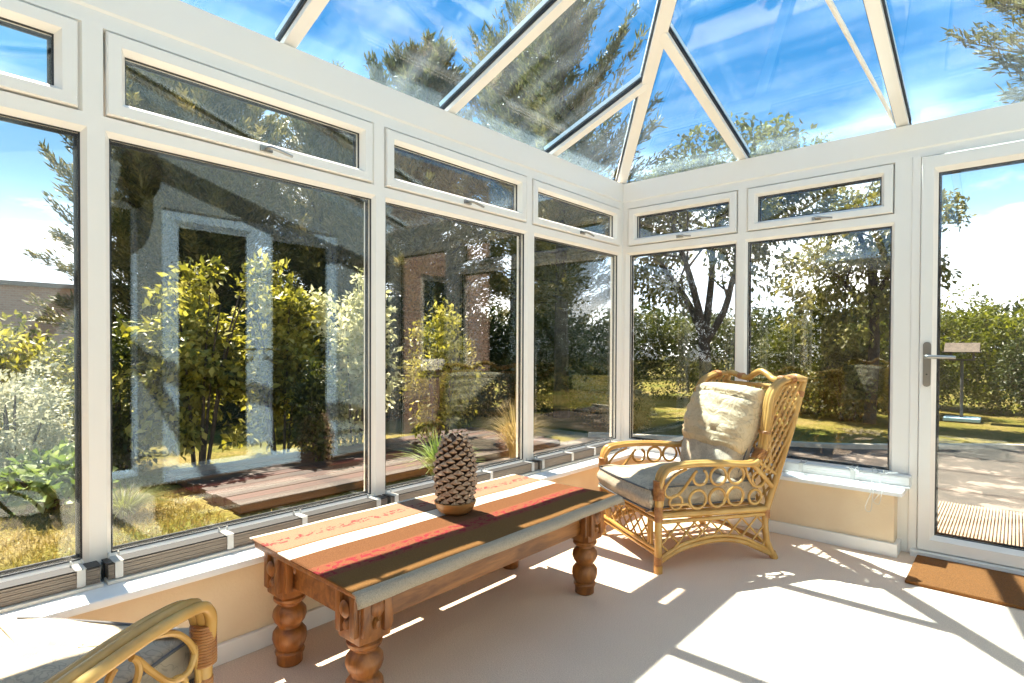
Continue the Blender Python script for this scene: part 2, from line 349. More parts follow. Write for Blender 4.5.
def catmull(P, sub, closed=False):
    out = []; k = len(P)
    for i in range(k if closed else k - 1):
        p0 = P[(i - 1) % k] if (closed or i > 0) else P[0]; p1 = P[i]; p2 = P[(i + 1) % k]; p3 = P[(i + 2) % k] if (closed or i + 2 < k) else P[-1]
        for j in range(sub):
            t = j / sub
            out.append(0.5 * ((2 * p1) + (p2 - p0) * t + (2 * p0 - 5 * p1 + 4 * p2 - p3) * t * t + (3 * p1 - p0 - 3 * p2 + p3) * t ** 3))
    if not closed: out.append(P[-1])
    return out

def empty(name, loc=(0, 0, 0), rz=0.0, label=None, cat=None, group=None, kind=None):
    o = bpy.data.objects.new(name, None); C.objects.link(o); o.location = loc; o.rotation_euler = (0, 0, rz); o.empty_display_size = 0.1
    return tag(o, label, cat, group, kind)
def tag(o, label=None, cat=None, group=None, kind=None):
    for k, v in (('label', label), ('category', cat), ('group', group), ('kind', kind)):
        if v: o[k] = v
    return o
def kids(o): return [c for c in bpy.data.objects if c.parent == o]
def copy_tree(o, parent=None):
    c = o.copy(); C.objects.link(c)
    if parent: c.parent = parent
    for ch in kids(o): copy_tree(ch, c)
    return c

# ------------------------------------------------------------------ the room: sizes
ZG0, ZG1 = 0.40, 1.663          # main panes
ZF0, ZF1 = 1.776, 1.924         # top-light panes
ZS = 0.335                      # sill
ZT = 1.705                      # transom line
ZE = 2.0                        # underside of eaves beam
ZB = 2.16                       # top of eaves beam
L = 4.90; W = 2.70
TL, TR = 0.385, 0.30            # roof slopes
HM = TL / TR                    # plan slope of hips

mapL = lambda u, d, z: (d, u, z)
mapR = lambda u, d, z: (u, -d, z)
mapB = lambda u, d, z: (u, -L + d, z)

def ring(mb, fmap, outer, inner, prof, mi=0):
    """profile swept round a rectangle: prof = [(fraction from outer to inner, depth)] closed"""
    (a0, a1, b0, b1), (c0, c1, e0, e1) = outer, inner
    vs = []
    for t, d in prof:
        u0 = a0 + (c0 - a0) * t; u1 = a1 + (c1 - a1) * t; z0 = b0 + (e0 - b0) * t; z1 = b1 + (e1 - b1) * t
        vs += [fmap(u0, d, z0), fmap(u1, d, z0), fmap(u1, d, z1), fmap(u0, d, z1)]
    k = len(prof); fs = []
    for i in range(k):
        j = (i + 1) % k
        for q in range(4): r = (q + 1) % 4; fs.append((i * 4 + q, i * 4 + r, j * 4 + r, j * 4 + q))
    mb.add(vs, fs, mi)

FP = [(0, -0.04), (0, 0.03), (0.62, 0.03), (0.70, 0.026), (1, 0.013), (1, -0.04)]
SP = [(0, -0.03), (0, 0.034), (0.08, 0.04), (0.72, 0.04), (0.80, 0.034), (1, 0.018), (1, -0.022)]

def box_uv(mb, fmap, u0, u1, d0, d1, z0, z1, mi=0):
    p = [fmap(u0, d0, z0), fmap(u1, d0, z0), fmap(u1, d1, z0), fmap(u0, d1, z0), fmap(u0, d0, z1), fmap(u1, d0, z1), fmap(u1, d1, z1), fmap(u0, d1, z1)]
    mb.hexa(p, mi)

def pane(name, fmap, rect, parent):
    u0, u1, z0, z1 = rect; g = 0.004
    m = MB(); box_uv(m, fmap, u0 - g, u1 + g, -0.008, 0.006, z0 - g, z1 + g)
    m.build(name, 'glass', parent)
    k = MB(); s = 0.011
    ring(k, fmap, rect, (u0 + s, u1 - s, z0 + s, z1 - s), [(0, -0.016), (0, -0.009), (1, -0.009), (1, -0.016)])
    q = 0.0035
    ring(k, fmap, rect, (u0 + q, u1 - q, z0 + q, z1 - q), [(0, 0.0065), (0, 0.0135), (1, 0.011), (1, 0.0065)])
    k.build('gasket', 'gasket', parent)

def lever(fmap, u, z, d, parent, flip=1):
    m = MB()
    box_uv(m, fmap, u - 0.022, u + 0.022, d, d + 0.012, z - 0.009, z + 0.009)
    m.tube([fmap(u, d + 0.01, z), fmap(u, d + 0.03, z), fmap(u + flip * 0.02, d + 0.036, z - 0.002), fmap(u + flip * 0.085, d + 0.034, z - 0.012)], [0.007, 0.007, 0.0065, 0.005], 8, smooth=4)
    m.build('handle', 'chrome', parent, True)

n_win = 0
def bay(fmap, u0, u1, gl, fan, handle=True, flip=1):
    global n_win; n_win += 1
    t = empty('window_%d' % n_win, fmap((u0 + u1) / 2, 0, ZS), kind='structure')
    loc = Vector(t.location)
    f2 = lambda u, d, z: tuple(Vector(fmap(u, d, z)) - loc)
    m = MB()
    ring(m, f2, (u0, u1, ZS, ZT), (gl[0], gl[1], ZG0, ZG1), FP)
    ring(m, f2, (u0, u1, ZT, ZE), (fan[0] - 0.055, fan[1] + 0.055, ZF0 - 0.052, ZF1 + 0.054), [(0, -0.04), (0, 0.03), (0.8, 0.03), (1, 0.018), (1, -0.04)])
    m.build('frame', 'pvc', t)
    pane('pane', f2, (gl[0], gl[1], ZG0, ZG1), t)
    s = MB(); e = 0.003
    ring(s, f2, (fan[0] - 0.055 + e, fan[1] + 0.055 - e, ZF0 - 0.052 + e, ZF1 + 0.054 - e), (fan[0], fan[1], ZF0, ZF1), SP)
    so = s.build('sash', 'pvc', t)
    pane('top_pane', f2, (fan[0], fan[1], ZF0, ZF1), t)
    if handle: lever(f2, (fan[0] + fan[1]) / 2 + 0.01, ZF0 - 0.030, 0.038, t, flip)
    return t

# left wall bays from the corner towards the camera
PL = [-0.012, -1.0274, -2.046, -3.0616, -4.078, -4.88]
GL = [(-0.9843, -0.0736), (-2.009, -1.0704), (-3.0256, -2.0829), (-4.042, -3.0976), (-4.82, -4.114)]
for i in range(5):
    fan = (GL[i][0] + 0.041, GL[i][1] - 0.06) if i != 0 else (-0.9655, -0.1344)
    bay(mapL, PL[i + 1], PL[i], GL[i], fan, flip=1)
bay(mapR, 0.012, 0.838, (0.0799, 0.8019), (0.1312, 0.7591))
bay(mapR, 0.838, 1.635, (0.8744, 1.5997), (0.9309, 1.5527))
m = MB()   # corner posts
m.box((-0.075, -0.012, ZS), (0.012, 0.075, ZB), ch=0.004); m.box((-0.075, -L - 0.075, ZS), (0.012, -L + 0.012, ZB), ch=0.004)
m.box((0.0, -0.036, ZS), (0.036, 0.0, ZE), ch=0.006)
m.build('trim_1', 'pvc')['kind'] = 'structure'

# door in the right wall with its post
t = empty('door_1', (2.12, 0, 0.03), kind='structure'); lo = Vector(t.location)
f2 = lambda u, d, z: tuple(Vector(mapR(u, d, z)) - lo)
m = MB()
ring(m, f2, (1.635, 2.62, 0.0, ZE), (1.722, 2.53, 0.028, 1.985), [(0, -0.05), (0, 0.03), (0.55, 0.03), (0.62, 0.036), (1, 0.036), (1, -0.05)])
m.build('frame', 'pvc', t)
s = MB(); ring(s, f2, (1.7245, 2.5275, 0.031, 1.982), (1.792, 2.46, 0.1075, 1.90), [(0, -0.03), (0, 0.04), (0.06, 0.046), (0.75, 0.046), (1, 0.016), (1, -0.03)])
s.build('sash', 'pvc', t)
pane('pane', f2, (1.792, 2.46, 0.1075, 1.90), t)
h = MB(); hu, hz = 1.757, 0.955
pts = []
for k in range(24):
    a = 2 * PI * k / 24; pts.append((hu + 0.0165 * math.cos(a), hz + 0.094 * math.copysign(1, math.sin(a)) + 0.0165 * math.sin(a)))
h.prism([f2(u, 0.046, z) for u, z in pts], f2(0, 0.058, 0) and tuple(np.array(f2(0, 0.056, 0)) - np.array(f2(0, 0.046, 0))))
h.tube([f2(hu, 0.05, hz + 0.038), f2(hu, 0.09, hz + 0.038), f2(hu + 0.02, 0.097, hz + 0.038), f2(hu + 0.115, 0.097, hz + 0.036)], [0.010, 0.010, 0.0095, 0.008], 10, smooth=5)
h.tube([f2(hu, 0.055, hz - 0.052), f2(hu, 0.059, hz - 0.052)], 0.009, 14)
h.build('door_handle', 'chrome', t, True)
k = MB(); k.tube([f2(hu, 0.0575, hz - 0.049), f2(hu, 0.060, hz - 0.049)], 0.0035, 8); k.build('keyhole', 'gasket', t)
k = MB(); box_uv(k, f2, 1.70, 2.56, 0.0, 0.075, 0.0, 0.028); k.build('threshold', 'skirt', t)

# dwarf walls, sills, skirting
FX = 0.145
m = MB(); m.box((-0.28, -L - 0.28, -0.12), (FX, 0.28, ZS - 0.022)); m.build('wall_left', 'render')['kind'] = 'structure'
m = MB(); m.box((FX, -FX, -0.12), (1.64, 0.28, ZS - 0.022)); m.build('wall_right', 'render')['kind'] = 'structure'
m = MB(); m.box((FX, -L - 0.28, -0.12), (W, -L + 0.02, ZE)); m.build('wall_rear', 'reardark')['kind'] = 'structure'  # unseen wall, made solid and dark instead of glazed to subdue pane reflections
m = MB(); m.box((0.0, -L + 0.03, ZS - 0.024), (0.205, 0.0, ZS), ch=0.006); m.build('trim_2', 'sill')['kind'] = 'structure'
m = MB(); m.box((0.205, -0.205, ZS - 0.024), (1.682, -0.0, ZS), ch=0.006); m.build('trim_3', 'sill')['kind'] = 'structure'
bh = 0.066
m = MB(); m.box((FX, -L + 0.16, 0), (FX + 0.018, -FX - 0.018, bh), ch=0.004); m.build('baseboard_left', 'skirt')['kind'] = 'structure'
m = MB(); m.box((FX + 0.018, -FX - 0.018, 0), (1.658, -FX, bh), ch=0.004); m.box((1.64, -FX, 0), (1.658, -0.04, bh), ch=0.004); m.build('baseboard_right', 'skirt')['kind'] = 'structure'
m = MB(); m.box((FX, -L - 0.3, -0.12), (W, 0.02, 0.0)); m.build('floor', 'carpet')['kind'] = 'structure'

# eaves beams
m = MB()
prof = [(-0.065, ZE), (0.027, ZE), (0.027, ZE + 0.028), (0.033, ZE + 0.036), (0.033, ZB - 0.003), (-0.014, ZB + 0.004), (-0.065, ZB - 0.012)]
def beam(mb, fmap, u0, u1, m0=1, m1=1):
    vs = []
    for d, z in prof: vs.append(fmap(u0 + m0 * d, d, z))
    for d, z in prof: vs.append(fmap(u1 - m1 * d, d, z))
    n = len(prof); mb.add(vs, [tuple(range(n)), tuple(range(2 * n - 1, n - 1, -1))] + [(i, (i + 1) % n, n + (i + 1) % n, n + i) for i in range(n)])
beam(m, mapL, -L, 0); m.build('trim_5', 'pvc')['kind'] = 'structure'
m = MB(); beam(m, mapR, 0, W, 1, 0); m.build('trim_6', 'pvc')['kind'] = 'structure'
m = MB(); beam(m, mapB, 0, W, 1, 0); m.build('trim_7', 'pvc')['kind'] = 'structure'

# glass roof
roof = empty('ceiling', (0, 0, ZB), kind='structure')
def rz(p): return (p[0], p[1], p[2] - ZB)
zl = lambda x: ZB + TL * x
zr = lambda y: ZB - TR * y
zk = lambda y: ZB + TR * (y + L)
XR = (L / 2) / HM; YR = -L / 2
RY = [-0.80, -1.625, -2.45, -3.275, -4.10]; RX = [0.835, 1.64, 2.44]
fL = lambda y: min(-y, y + L) / HM
def rafter(a, b, w=0.052, extend=0.0):
    a = Vector(rz(a)); b = Vector(rz(b)); d = (b - a).normalized(); a = a - d * 0.0
    r = MB(); r.bar(a[:], b[:], w, 0.022); ro = r.build('rafter', 'pvc', roof)
    g = MB(); g.bar((a + Vector((0, 0, 0.022)))[:], (b + Vector((0, 0, 0.022)))[:], w + 0.014, 0.006); g.bar((a + Vector((0, 0, 0.044)))[:], (b + Vector((0, 0, 0.044)))[:], w + 0.012, 0.006); g.build('gasket', 'gasket', ro)
    c = MB(); c.bar((a + Vector((0, 0, 0.05)))[:], (b + Vector((0, 0, 0.05)))[:], w + 0.012, 0.022); c.build('cap', 'pvc', ro)
for y in RY: rafter((-0.03, y, zl(-0.03)), (fL(y), y, zl(fL(y))))
fR = lambda x: min(HM * x, L / 2)
for x in RX:
    rafter((x, 0.03, zr(0.03)), (x, -fR(x), zr(-fR(x)))); rafter((x, -L - 0.03, zk(-L - 0.03)), (x, -L + fR(x), zk(-L + fR(x))))
rafter((-0.02, 0.0256, zl(-0.02)), (XR, YR, zl(XR)), 0.062); rafter((-0.02, -L - 0.0256, zl(-0.02)), (XR, YR, zl(XR)), 0.062)
rafter((XR - 0.03, YR, zr(YR)), (W, YR, zr(YR)), 0.07)
def rpane(poly): 
    m = MB(); m.prism([rz(p) for p in poly], (0, 0, 0.012)); m.build('pane', 'roofglass', roof)
ys = [0] + RY + [-L]
for a, b in zip(ys[:-1], ys[1:]):
    p = [(-0.1, a, zl(-0.1)), (-0.1, b, zl(-0.1)), (fL(b), b, zl(fL(b)))] + ([(fL(a), a, zl(fL(a)))] if fL(a) > 0.001 else [])
    rpane([(x, y, z + 0.029) for x, y, z in p])
xs = [0] + RX + [W]
for a, b in zip(xs[:-1], xs[1:]):
    for q in (0, 1):
        zz = zr if q == 0 else zk; sg = lambda y: y if q == 0 else -L - y
        p = [(a, 0.1), (b, 0.1), (b, -fR(b))] + ([(XR, YR)] if a < XR < b else []) + ([(a, -fR(a))] if fR(a) > 0.001 else [])
        rpane([(x, sg(y), zz(sg(y)) + 0.029) for x, y in p])
m = MB(); m.tube([rz((1.595, -0.0, ZB + 0.035)), rz((1.595, -0.12, ZB + 0.06)), rz((1.595, -L + 0.12, ZB + 0.06)), rz((1.595, -L, ZB + 0.035))], 0.0095, 10); m.build('tie_bar', 'pvc', roof, True)

# ------------------------------------------------------------------ the house the conservatory leans on
m = MB(); oy0, oy1, oz = -2.03, -0.56, 2.06
m.box((W, -L - 0.28, -0.12), (W + 0.3, oy0 - 0.46, 3.4)); m.box((W, oy0 - 0.46, oz), (W + 0.3, oy1, 3.4)); m.box((W, oy0 - 0.16, -0.12), (W + 0.3, oy0, oz)); m.box((W, oy1, -0.12), (W + 0.3, 0.06, 3.4))
m.box((W, oy0 - 0.46, -0.12), (W + 0.3, oy0 - 0.16, 0.08))
m.build('wall_house', 'houseinner')['kind'] = 'structure'
m = MB(); m.box((W, 0.06, -0.12), (W + 0.3, 0.45, 3.0)); m.box((W, 1.15, -0.12), (W + 0.3, 1.5, 3.0)); m.box((W, 0.45, -0.12), (W + 0.3, 1.15, 0.82)); m.box((W, 0.45, 1.8), (W + 0.3, 1.15, 3.0))
m.build('wall_garden', 'brickpale')['kind'] = 'structure'
t = empty('window_20', (W, 0.8, 0.82), kind='structure'); m = MB(); mapH = lambda u, d, z: (-d + 0.05, u - 0.8, z - 0.82)
ring(m, mapH, (0.45, 1.15, 0.82, 1.8), (0.51, 1.09, 0.89, 1.74), FP); m.box((-0.05, -0.38, -0.05), (0.12, 0.38, 0.0)); m.build('frame', 'pvc', t)
m = MB(); box_uv(m, mapH, 0.51, 1.09, -0.01, 0.01, 0.89, 1.74); m.build('pane', 'darkglass', t)
for i, (a, b) in enumerate(((oy0, (oy0 + oy1) / 2), ((oy0 + oy1) / 2, oy1), (oy0 - 0.46, oy0 - 0.16))):
    z0 = 0.0 if i < 2 else 0.08
    t = empty('door_%d' % (i + 2), (W, (a + b) / 2, z0), kind='structure'); c = (a + b) / 2
    mapD = lambda u, d, z: (-d + 0.04, u - c, z - z0)
    m = MB(); ring(m, mapD, (a, b, z0 - (0.12 if i == 2 else 0), oz) if i < 2 else (a, b, z0, oz), (a + 0.12, b - 0.10, z0 + 0.12, oz - 0.13) if i < 2 else (a + 0.035, b - 0.035, z0 + 0.05, oz - 0.05), FP)
    m.build('frame', 'bluewhite', t)
    m = MB(); box_uv(m, mapD, a + 0.03, b - 0.03, -0.012, 0.008, z0 + 0.05, oz - 0.05); m.build('pane', 'darkglass', t)
    if i < 2:
        h = MB(); u = b - 0.05 if i == 0 else a + 0.05; h.tube([mapD(u, 0.03, 1.0), mapD(u, 0.07, 1.0), mapD(u + (-0.1 if i == 0 else 0.1), 0.07, 1.0)], 0.009, 8); h.build('door_handle', 'chrome', t, True)

# wall light on the house wall, seen mirrored in the left panes
wl = empty('wall_light', (W, -2.2, 2.02), label='dark bulbous wall light mirrored in the glass above the pale blue doors', cat='lamp')
m = MB(); m.lathe([(0.02, 0.0), (0.07, 0.02), (0.105, 0.08), (0.125, 0.17), (0.12, 0.27), (0.10, 0.33), (0.09, 0.33), (0.085, 0.10), (0.03, 0.03)], 24, (-0.13, 0, 0.04)); m.build('shade', 'bark', wl, True)
m = MB(); m.tube([(-0.13, 0, 0.05), (-0.1, 0, 0.02), (-0.0, 0, 0.03)], 0.012, 8, smooth=4); m.build('bracket', 'bark', wl, True)
m = MB(); m.tube([(-0.012, 0, 0.05), (0.0, 0, 0.05)], 0.05, 16); m.build('wall_plate', 'bark', wl, True)

# ------------------------------------------------------------------ coffee table
TZ = 0.398
table = empty('coffee_table', (0.52, -2.06, 0), label='low solid pine coffee table with fat turned legs in front of the window sill', cat='table')
lx, ly = 0.21, 0.545
turn = [(0.036, 0.0), (0.040, 0.004), (0.041, 0.03), (0.045, 0.036), (0.047, 0.042), (0.044, 0.048), (0.040, 0.050), (0.049, 0.066), (0.054, 0.085), (0.052, 0.105), (0.042, 0.118), (0.036, 0.122), (0.036, 0.128),
        (0.047, 0.142), (0.053, 0.158), (0.051, 0.176), (0.040, 0.190), (0.034, 0.195), (0.034, 0.203), (0.046, 0.207), (0.050, 0.213), (0.050, 0.221), (0.044, 0.226), (0.044, 0.234)]
def petal(mb, c, n, w, h, d):   # carved leaf on a block face
    c = Vector(c); n = Vector(n); sd = Vector((0, 0, 1)).cross(n); vs = []; k = 12
    out = [c + sd * (w / 2 * math.sin(2 * PI * i / k)) + Vector((0, 0, h / 2 * math.cos(2 * PI * i / k))) for i in range(k)]
    mid = [c + (p - c) * 0.6 + n * d for p in out]
    mb.add([p[:] for p in out + mid] + [(c + n * d * 1.1)[:]], [(i, (i + 1) % k, k + (i + 1) % k, k + i) for i in range(k)] + [(k + i, k + (i + 1) % k, 2 * k) for i in range(k)])
for sx in (-1, 1):
    for sy in (-1, 1):
        m = MB(); cx, cy = sx * lx, sy * ly
        m.lathe(turn, 28, (cx, cy, 0))
        m.box((cx - 0.052, cy - 0.052, 0.232), (cx + 0.052, cy + 0.052, TZ - 0.028), ch=0.006)
        for n in ((1, 0, 0), (-1, 0, 0), (0, 1, 0), (0, -1, 0)):
            for q in (-1, 1):
                sd = (-n[1] * 0.034 * q, n[0] * 0.034 * q)
                m.box((cx + n[0] * 0.052 + sd[0] - 0.013 , cy + n[1] * 0.052 + sd[1] - 0.013, 0.255), (cx + n[0] * 0.052 + sd[0] + 0.013, cy + n[1] * 0.052 + sd[1] + 0.013, TZ - 0.03), ch=0.005)
            petal(m, (cx + n[0] * 0.064, cy + n[1] * 0.064, 0.325), n, 0.045, 0.05, 0.008); petal(m, (cx + n[0] * 0.055, cy + n[1] * 0.055, 0.28), n, 0.022, 0.035, 0.010)
        m.build('leg', 'wood', table, True)
m = MB()
m.box((lx - 0.012, -ly + 0.05, 0.262), (lx + 0.016, ly - 0.05, TZ - 0.026), ch=0.003); m.box((-lx - 0.016, -ly + 0.05, 0.262), (-lx + 0.012, ly - 0.05, TZ - 0.026), ch=0.003)
m.box((-lx + 0.05, -ly - 0.016, 0.262), (lx - 0.05, -ly + 0.012, TZ - 0.026), ch=0.003); m.box((-lx + 0.05, ly - 0.012, 0.262), (lx - 0.05, ly + 0.016, TZ - 0.026), ch=0.003)
m.build('apron', 'woodlong', table)
m = MB(); m.box((-0.315, -0.615, TZ - 0.03), (0.305, 0.655, TZ), ch=0.008); m.build('table_top', 'woodlong', table)

# striped throw over the table
def make_cloth():
    nu, nv = 40, 80
    A = Vector((0.208, -2.69)); B = Vector((0.235, -1.335)); Cc = Vector((0.858, -1.355)); D = Vector((0.866, -2.705))
    x0, x1, y0, y1 = 0.205, 0.825, -2.675, -1.405
    vs = []; uv = []
    for j in range(nv + 1):
        for i in range(nu + 1):
            s = i / nu; q = j / nv
            p = (A.lerp(D, s)).lerp(B.lerp(Cc, s), q)
            def fold(c, lo, hi):
                if c > hi: o = c - hi; return hi + 0.014 * (1 - math.exp(-o / 0.014)) + o * 0.12, max(0, o - 0.010) * 0.93 + min(o, 0.010) * 0.3
                if c < lo: o = lo - c; return lo - 0.014 * (1 - math.exp(-o / 0.014)) - o * 0.12, max(0, o - 0.010) * 0.93 + min(o, 0.010) * 0.3
                return c, 0.0
            xx, dx = fold(p.x, x0 - 0.02, x1); yy, dy = fold(p.y, y0 - 0.03, y1)
            w = 0.0025 * math.sin(p.y * 9 + p.x * 5) * math.sin(p.x * 11)
            hang = max(dx, dy)
            xx += (0.003 * math.sin(p.y * 9) + 0.002 * math.sin(p.y * 23)) * min(1, dx / 0.03)
            vs.append((xx, yy, TZ + 0.004 + abs(w) * (hang < 0.01) - hang)); uv.append((s, q))
    fs = [(j * (nu + 1) + i, j * (nu + 1) + i + 1, (j + 1) * (nu + 1) + i + 1, (j + 1) * (nu + 1) + i) for j in range(nv) for i in range(nu)]
    me = bpy.data.meshes.new('table_throw'); me.from_pydata(vs, [], fs); me.materials.append(M['cloth'])
    ul = me.uv_layers.new(name='UVMap')
    for lp in me.loops: ul.data[lp.index].uv = uv[lp.vertex_index]
    me.polygons.foreach_set('use_smooth', [True] * len(me.polygons))
    o = bpy.data.objects.new('table_throw', me); C.objects.link(o)
    sd = o.modifiers.new('thick', 'SOLIDIFY'); sd.thickness = 0.004; sd.offset = 1.0
    return o
tag(make_cloth(), 'striped woven throw in orange, white and brown draped over the pine table', 'cloth')

# wooden saucer and the giant pine cone
PX, PY = 0.50, -2.045
CZ = TZ + 0.008
m = MB(); m.lathe([(0.040, 0.0), (0.046, 0.002), (0.066, 0.016), (0.077, 0.038), (0.079, 0.048), (0.074, 0.050), (0.070, 0.040), (0.058, 0.020), (0.02, 0.012)], 36)
tag(m.build('wooden_bowl', 'bowl', None, True, (PX, PY, CZ)), 'small turned wooden bowl under the giant pine cone', 'bowl')
def make_cone():
    root = empty('pine_cone', (PX, PY, CZ + 0.016), label='giant brown pine cone standing in a wooden bowl on the striped throw', cat='pine cone')
    H = 0.262
    def rad(z): 
        t = z / H
        return 0.064 * float(np.interp(t, [0, 0.12, 0.3, 0.5, 0.68, 0.82, 0.92, 1.0], [0.72, 0.88, 1.0, 1.0, 0.93, 0.80, 0.62, 0.30]))
    m = MB(); pr = [(max(0.004, rad(H * i / 16) * 0.82), H * 0.93 * i / 16) for i in range(17)]; m.lathe(pr, 20); m.build('core', 'conedark', root, True)
    m = MB(); nsc = 175; ga = PI * (3 - math.sqrt(5))
    for i in range(nsc):
        t = (i + 0.5) / nsc; z = H * t * 0.95; r = rad(z) * 0.86; a = i * ga
        er = Vector((math.cos(a), math.sin(a), 0)); et = Vector((-math.sin(a), math.cos(a), 0))
        tilt = 0.12 + 0.95 * t ** 2.2
        out = (er * math.cos(tilt) + Vector((0, 0, 1)) * math.sin(tilt)); nrm = et.cross(out)
        ln = 0.020 + 0.018 * min(1, t * 1.6) * (1 - 0.45 * t); w = 0.0165 * (0.75 + 0.5 * math.sin(PI * min(1, t * 1.1)))
        base = er * r * 0.75 + Vector((0, 0, z))
        th = 0.0058
        tip = base + out * (ln + r * 0.22)
        P = [base - et * w * 0.55 - nrm * th * 0.4, base + et * w * 0.55 - nrm * th * 0.4, tip - out * 0.007 + et * w - nrm * th * 0.3, tip - out * 0.004 - nrm * th * 2.6, tip - out * 0.007 - et * w - nrm * th * 0.3,
             base - et * w * 0.55 + nrm * th * 0.4, base + et * w * 0.55 + nrm * th * 0.4, tip - out * 0.007 + et * w + nrm * th * 0.3, tip - out * 0.004 + nrm * th * 1.0, tip - out * 0.007 - et * w + nrm * th * 0.3, tip + out * 0.005 + nrm * th * 0.3]
        o = len(m.v); m.v += [p[:] for p in P]
        F = [((0, 4, 3, 2, 1), 0), ((5, 6, 7, 8, 9), 0), ((0, 1, 6, 5), 0), ((1, 2, 7, 6), 0), ((0, 5, 9, 4), 0), ((2, 3, 10), 1), ((2, 10, 7), 1), ((7, 10, 8), 1), ((8, 10, 9), 1), ((9, 10, 4), 1), ((4, 10, 3), 1)]
        for f, mi in F: m.f.append(tuple(q + o for q in f)); m.mi.append(mi)
    m.build('scales', ['conedark', 'conetip'], root)
make_cone()

# ------------------------------------------------------------------ rattan armchair
SX = 0.285
ARM = [(-0.316, 0.36), (-0.315, 0.415), (-0.300, 0.458), (-0.262, 0.483), (-0.14, 0.492), (0.016, 0.486), (0.150, 0.474), (0.213, 0.487), (0.250, 0.53), (0.266, 0.61), (0.278, 0.70), (0.298, 0.80), (0.345, 0.856), (0.42, 0.880), (0.498, 0.878)]
def cushion_box(outline, z0, z1, r, bulge, name, mat, parent, pipe=True, wob=0.0, seed=1):
    rnd = random.Random(seed); P = [Vector((x, y, 0)) for x, y in outline]; P = catmull(P, 5, True); k = len(P); c = sum(P, Vector()) / k
    rings = []
    nr = 5
    prof = []
    for i in range(nr + 1): a = PI / 2 * i / nr; prof.append((-r + r * math.sin(a), z0 + r - r * math.cos(a)))
    for i in range(1, 4): t = i / 4; prof.append((bulge * math.sin(PI * t), z0 + r + (z1 - z0 - 2 * r) * t))
    for i in range(nr + 1): a = PI / 2 * i / nr; prof.append((-r + r * math.cos(a), z1 - r + r * math.sin(a)))
    nrm = []
    for i in range(k):
        t = (P[(i + 1) % k] - P[i - 1]).normalized(); nrm.append(Vector((t.y, -t.x, 0)))
    if (P[0] + nrm[0] * 0.01 - c).length < (P[0] - c).length: nrm = [-n for n in nrm]
    m = MB(); vs = []; 
    top = [(0.85, 0.007), (0.6, 0.013), (0.3, 0.016)]
    seq = [('s', 0.3, z0)] + [('s', 0.7, z0)] + [('p', o, z) for o, z in prof] + [('s', f, z1 + dz) for f, dz in top]
    for kind, a, z in seq:
        for i in range(k):
            if kind == 'p': p = P[i] + nrm[i] * a
            else: p = c + (P[i] - nrm[i] * r - c) * a
            dz = wob * math.sin(p.x * 23 + seed) * math.cos(p.y * 19 + seed * 2) if z > z0 + 0.01 else 0
            vs.append((p.x, p.y, z + dz))
    nrg = len(seq); fs = [(i * k + j, i * k + (j + 1) % k, (i + 1) * k + (j + 1) % k, (i + 1) * k + j) for i in range(nrg - 1) for j in range(k)]
    fs += [tuple(range(k - 1, -1, -1)), tuple((nrg - 1) * k + j for j in range(k))]
    m.add(vs, fs); o = m.build(name, mat, parent, True)
    if pipe:
        for z in (z1 - 0.010, z0 + 0.012):
            q = MB(); q.tube([(P[i] - nrm[i] * 0.001) + Vector((0, 0, z)) for i in range(k)], 0.0042, 6, True); q.build('piping', 'piping', o, True)
    return o
def soft_pillow(w, h, th, name, mat, parent, mtx, seed=3, creases=(), flat=2.4, pipe=False):
    m = MB(); nu, nv = 36, 30; rnd = random.Random(seed); ph = [rnd.uniform(0, 6) for _ in range(8)]; vs = []
    def P(u, v, s):
        e = max(0, (1 - abs(u) ** flat)) ** 0.5 * max(0, (1 - abs(v) ** flat)) ** 0.5
        k = 1 - 0.07 * (1 - (1 - abs(u) ** 3) * (1 - abs(v) ** 3)) 
        x = u * w / 2 * (1 - 0.05 * v * v); y = v * h / 2 * (1 - 0.05 * u * u)
        d = e * th / 2
        for cv, dep, wd in creases: d -= dep * math.exp(-((v - cv - 0.03 * math.sin(3 * u + ph[0])) / wd) ** 2) * e ** 0.6
        d += e * 0.0028 * (math.sin(7 * u + 9 * v + ph[1]) + math.sin(13 * u - 8 * v + ph[2]) * 0.7 + math.sin(17 * v + 5 * u + ph[3]) * 0.8)
        return mtx @ Vector((x, y, s * d))
    for s in (1, -1):
        for j in range(nv + 1):
            for i in range(nu + 1):
                u = -1 + 2 * i / nu; v = -1 + 2 * j / nv; u = math.sin(u * PI / 2) * 0.6 + u * 0.4; v = math.sin(v * PI / 2) * 0.6 + v * 0.4
                vs.append(P(u, v, s)[:])
    n1 = (nu + 1) * (nv + 1); fs = []
    for s in (0, 1):
        for j in range(nv):
            for i in range(nu):
                a = s * n1 + j * (nu + 1) + i; f = (a, a + 1, a + nu + 2, a + nu + 1); fs.append(f if s == 0 else f[::-1])
    m.add(vs, fs); o = m.build(name, mat, parent, False)
    bm = bmesh.new(); bm.from_mesh(o.data); bmesh.ops.remove_doubles(bm, verts=bm.verts, dist=0.0008); bmesh.ops.recalc_face_normals(bm, faces=bm.faces); bm.to_mesh(o.data); bm.free()
    o.data.polygons.foreach_set('use_smooth', [True] * len(o.data.polygons))
    if pipe:
        q = MB(); pts = []
        for i in range(60):
            a = 2 * PI * i / 60; cs, sn = math.cos(a), math.sin(a); mx = max(abs(cs), abs(sn)) ** 0.92; pts.append(P(cs / mx if abs(cs / mx) < 1 else math.copysign(1, cs), sn / mx if abs(sn / mx) < 1 else math.copysign(1, sn), 0))
        q.tube(pts, 0.004, 6, True); q.build('piping', 'piping', o, True)
    return o
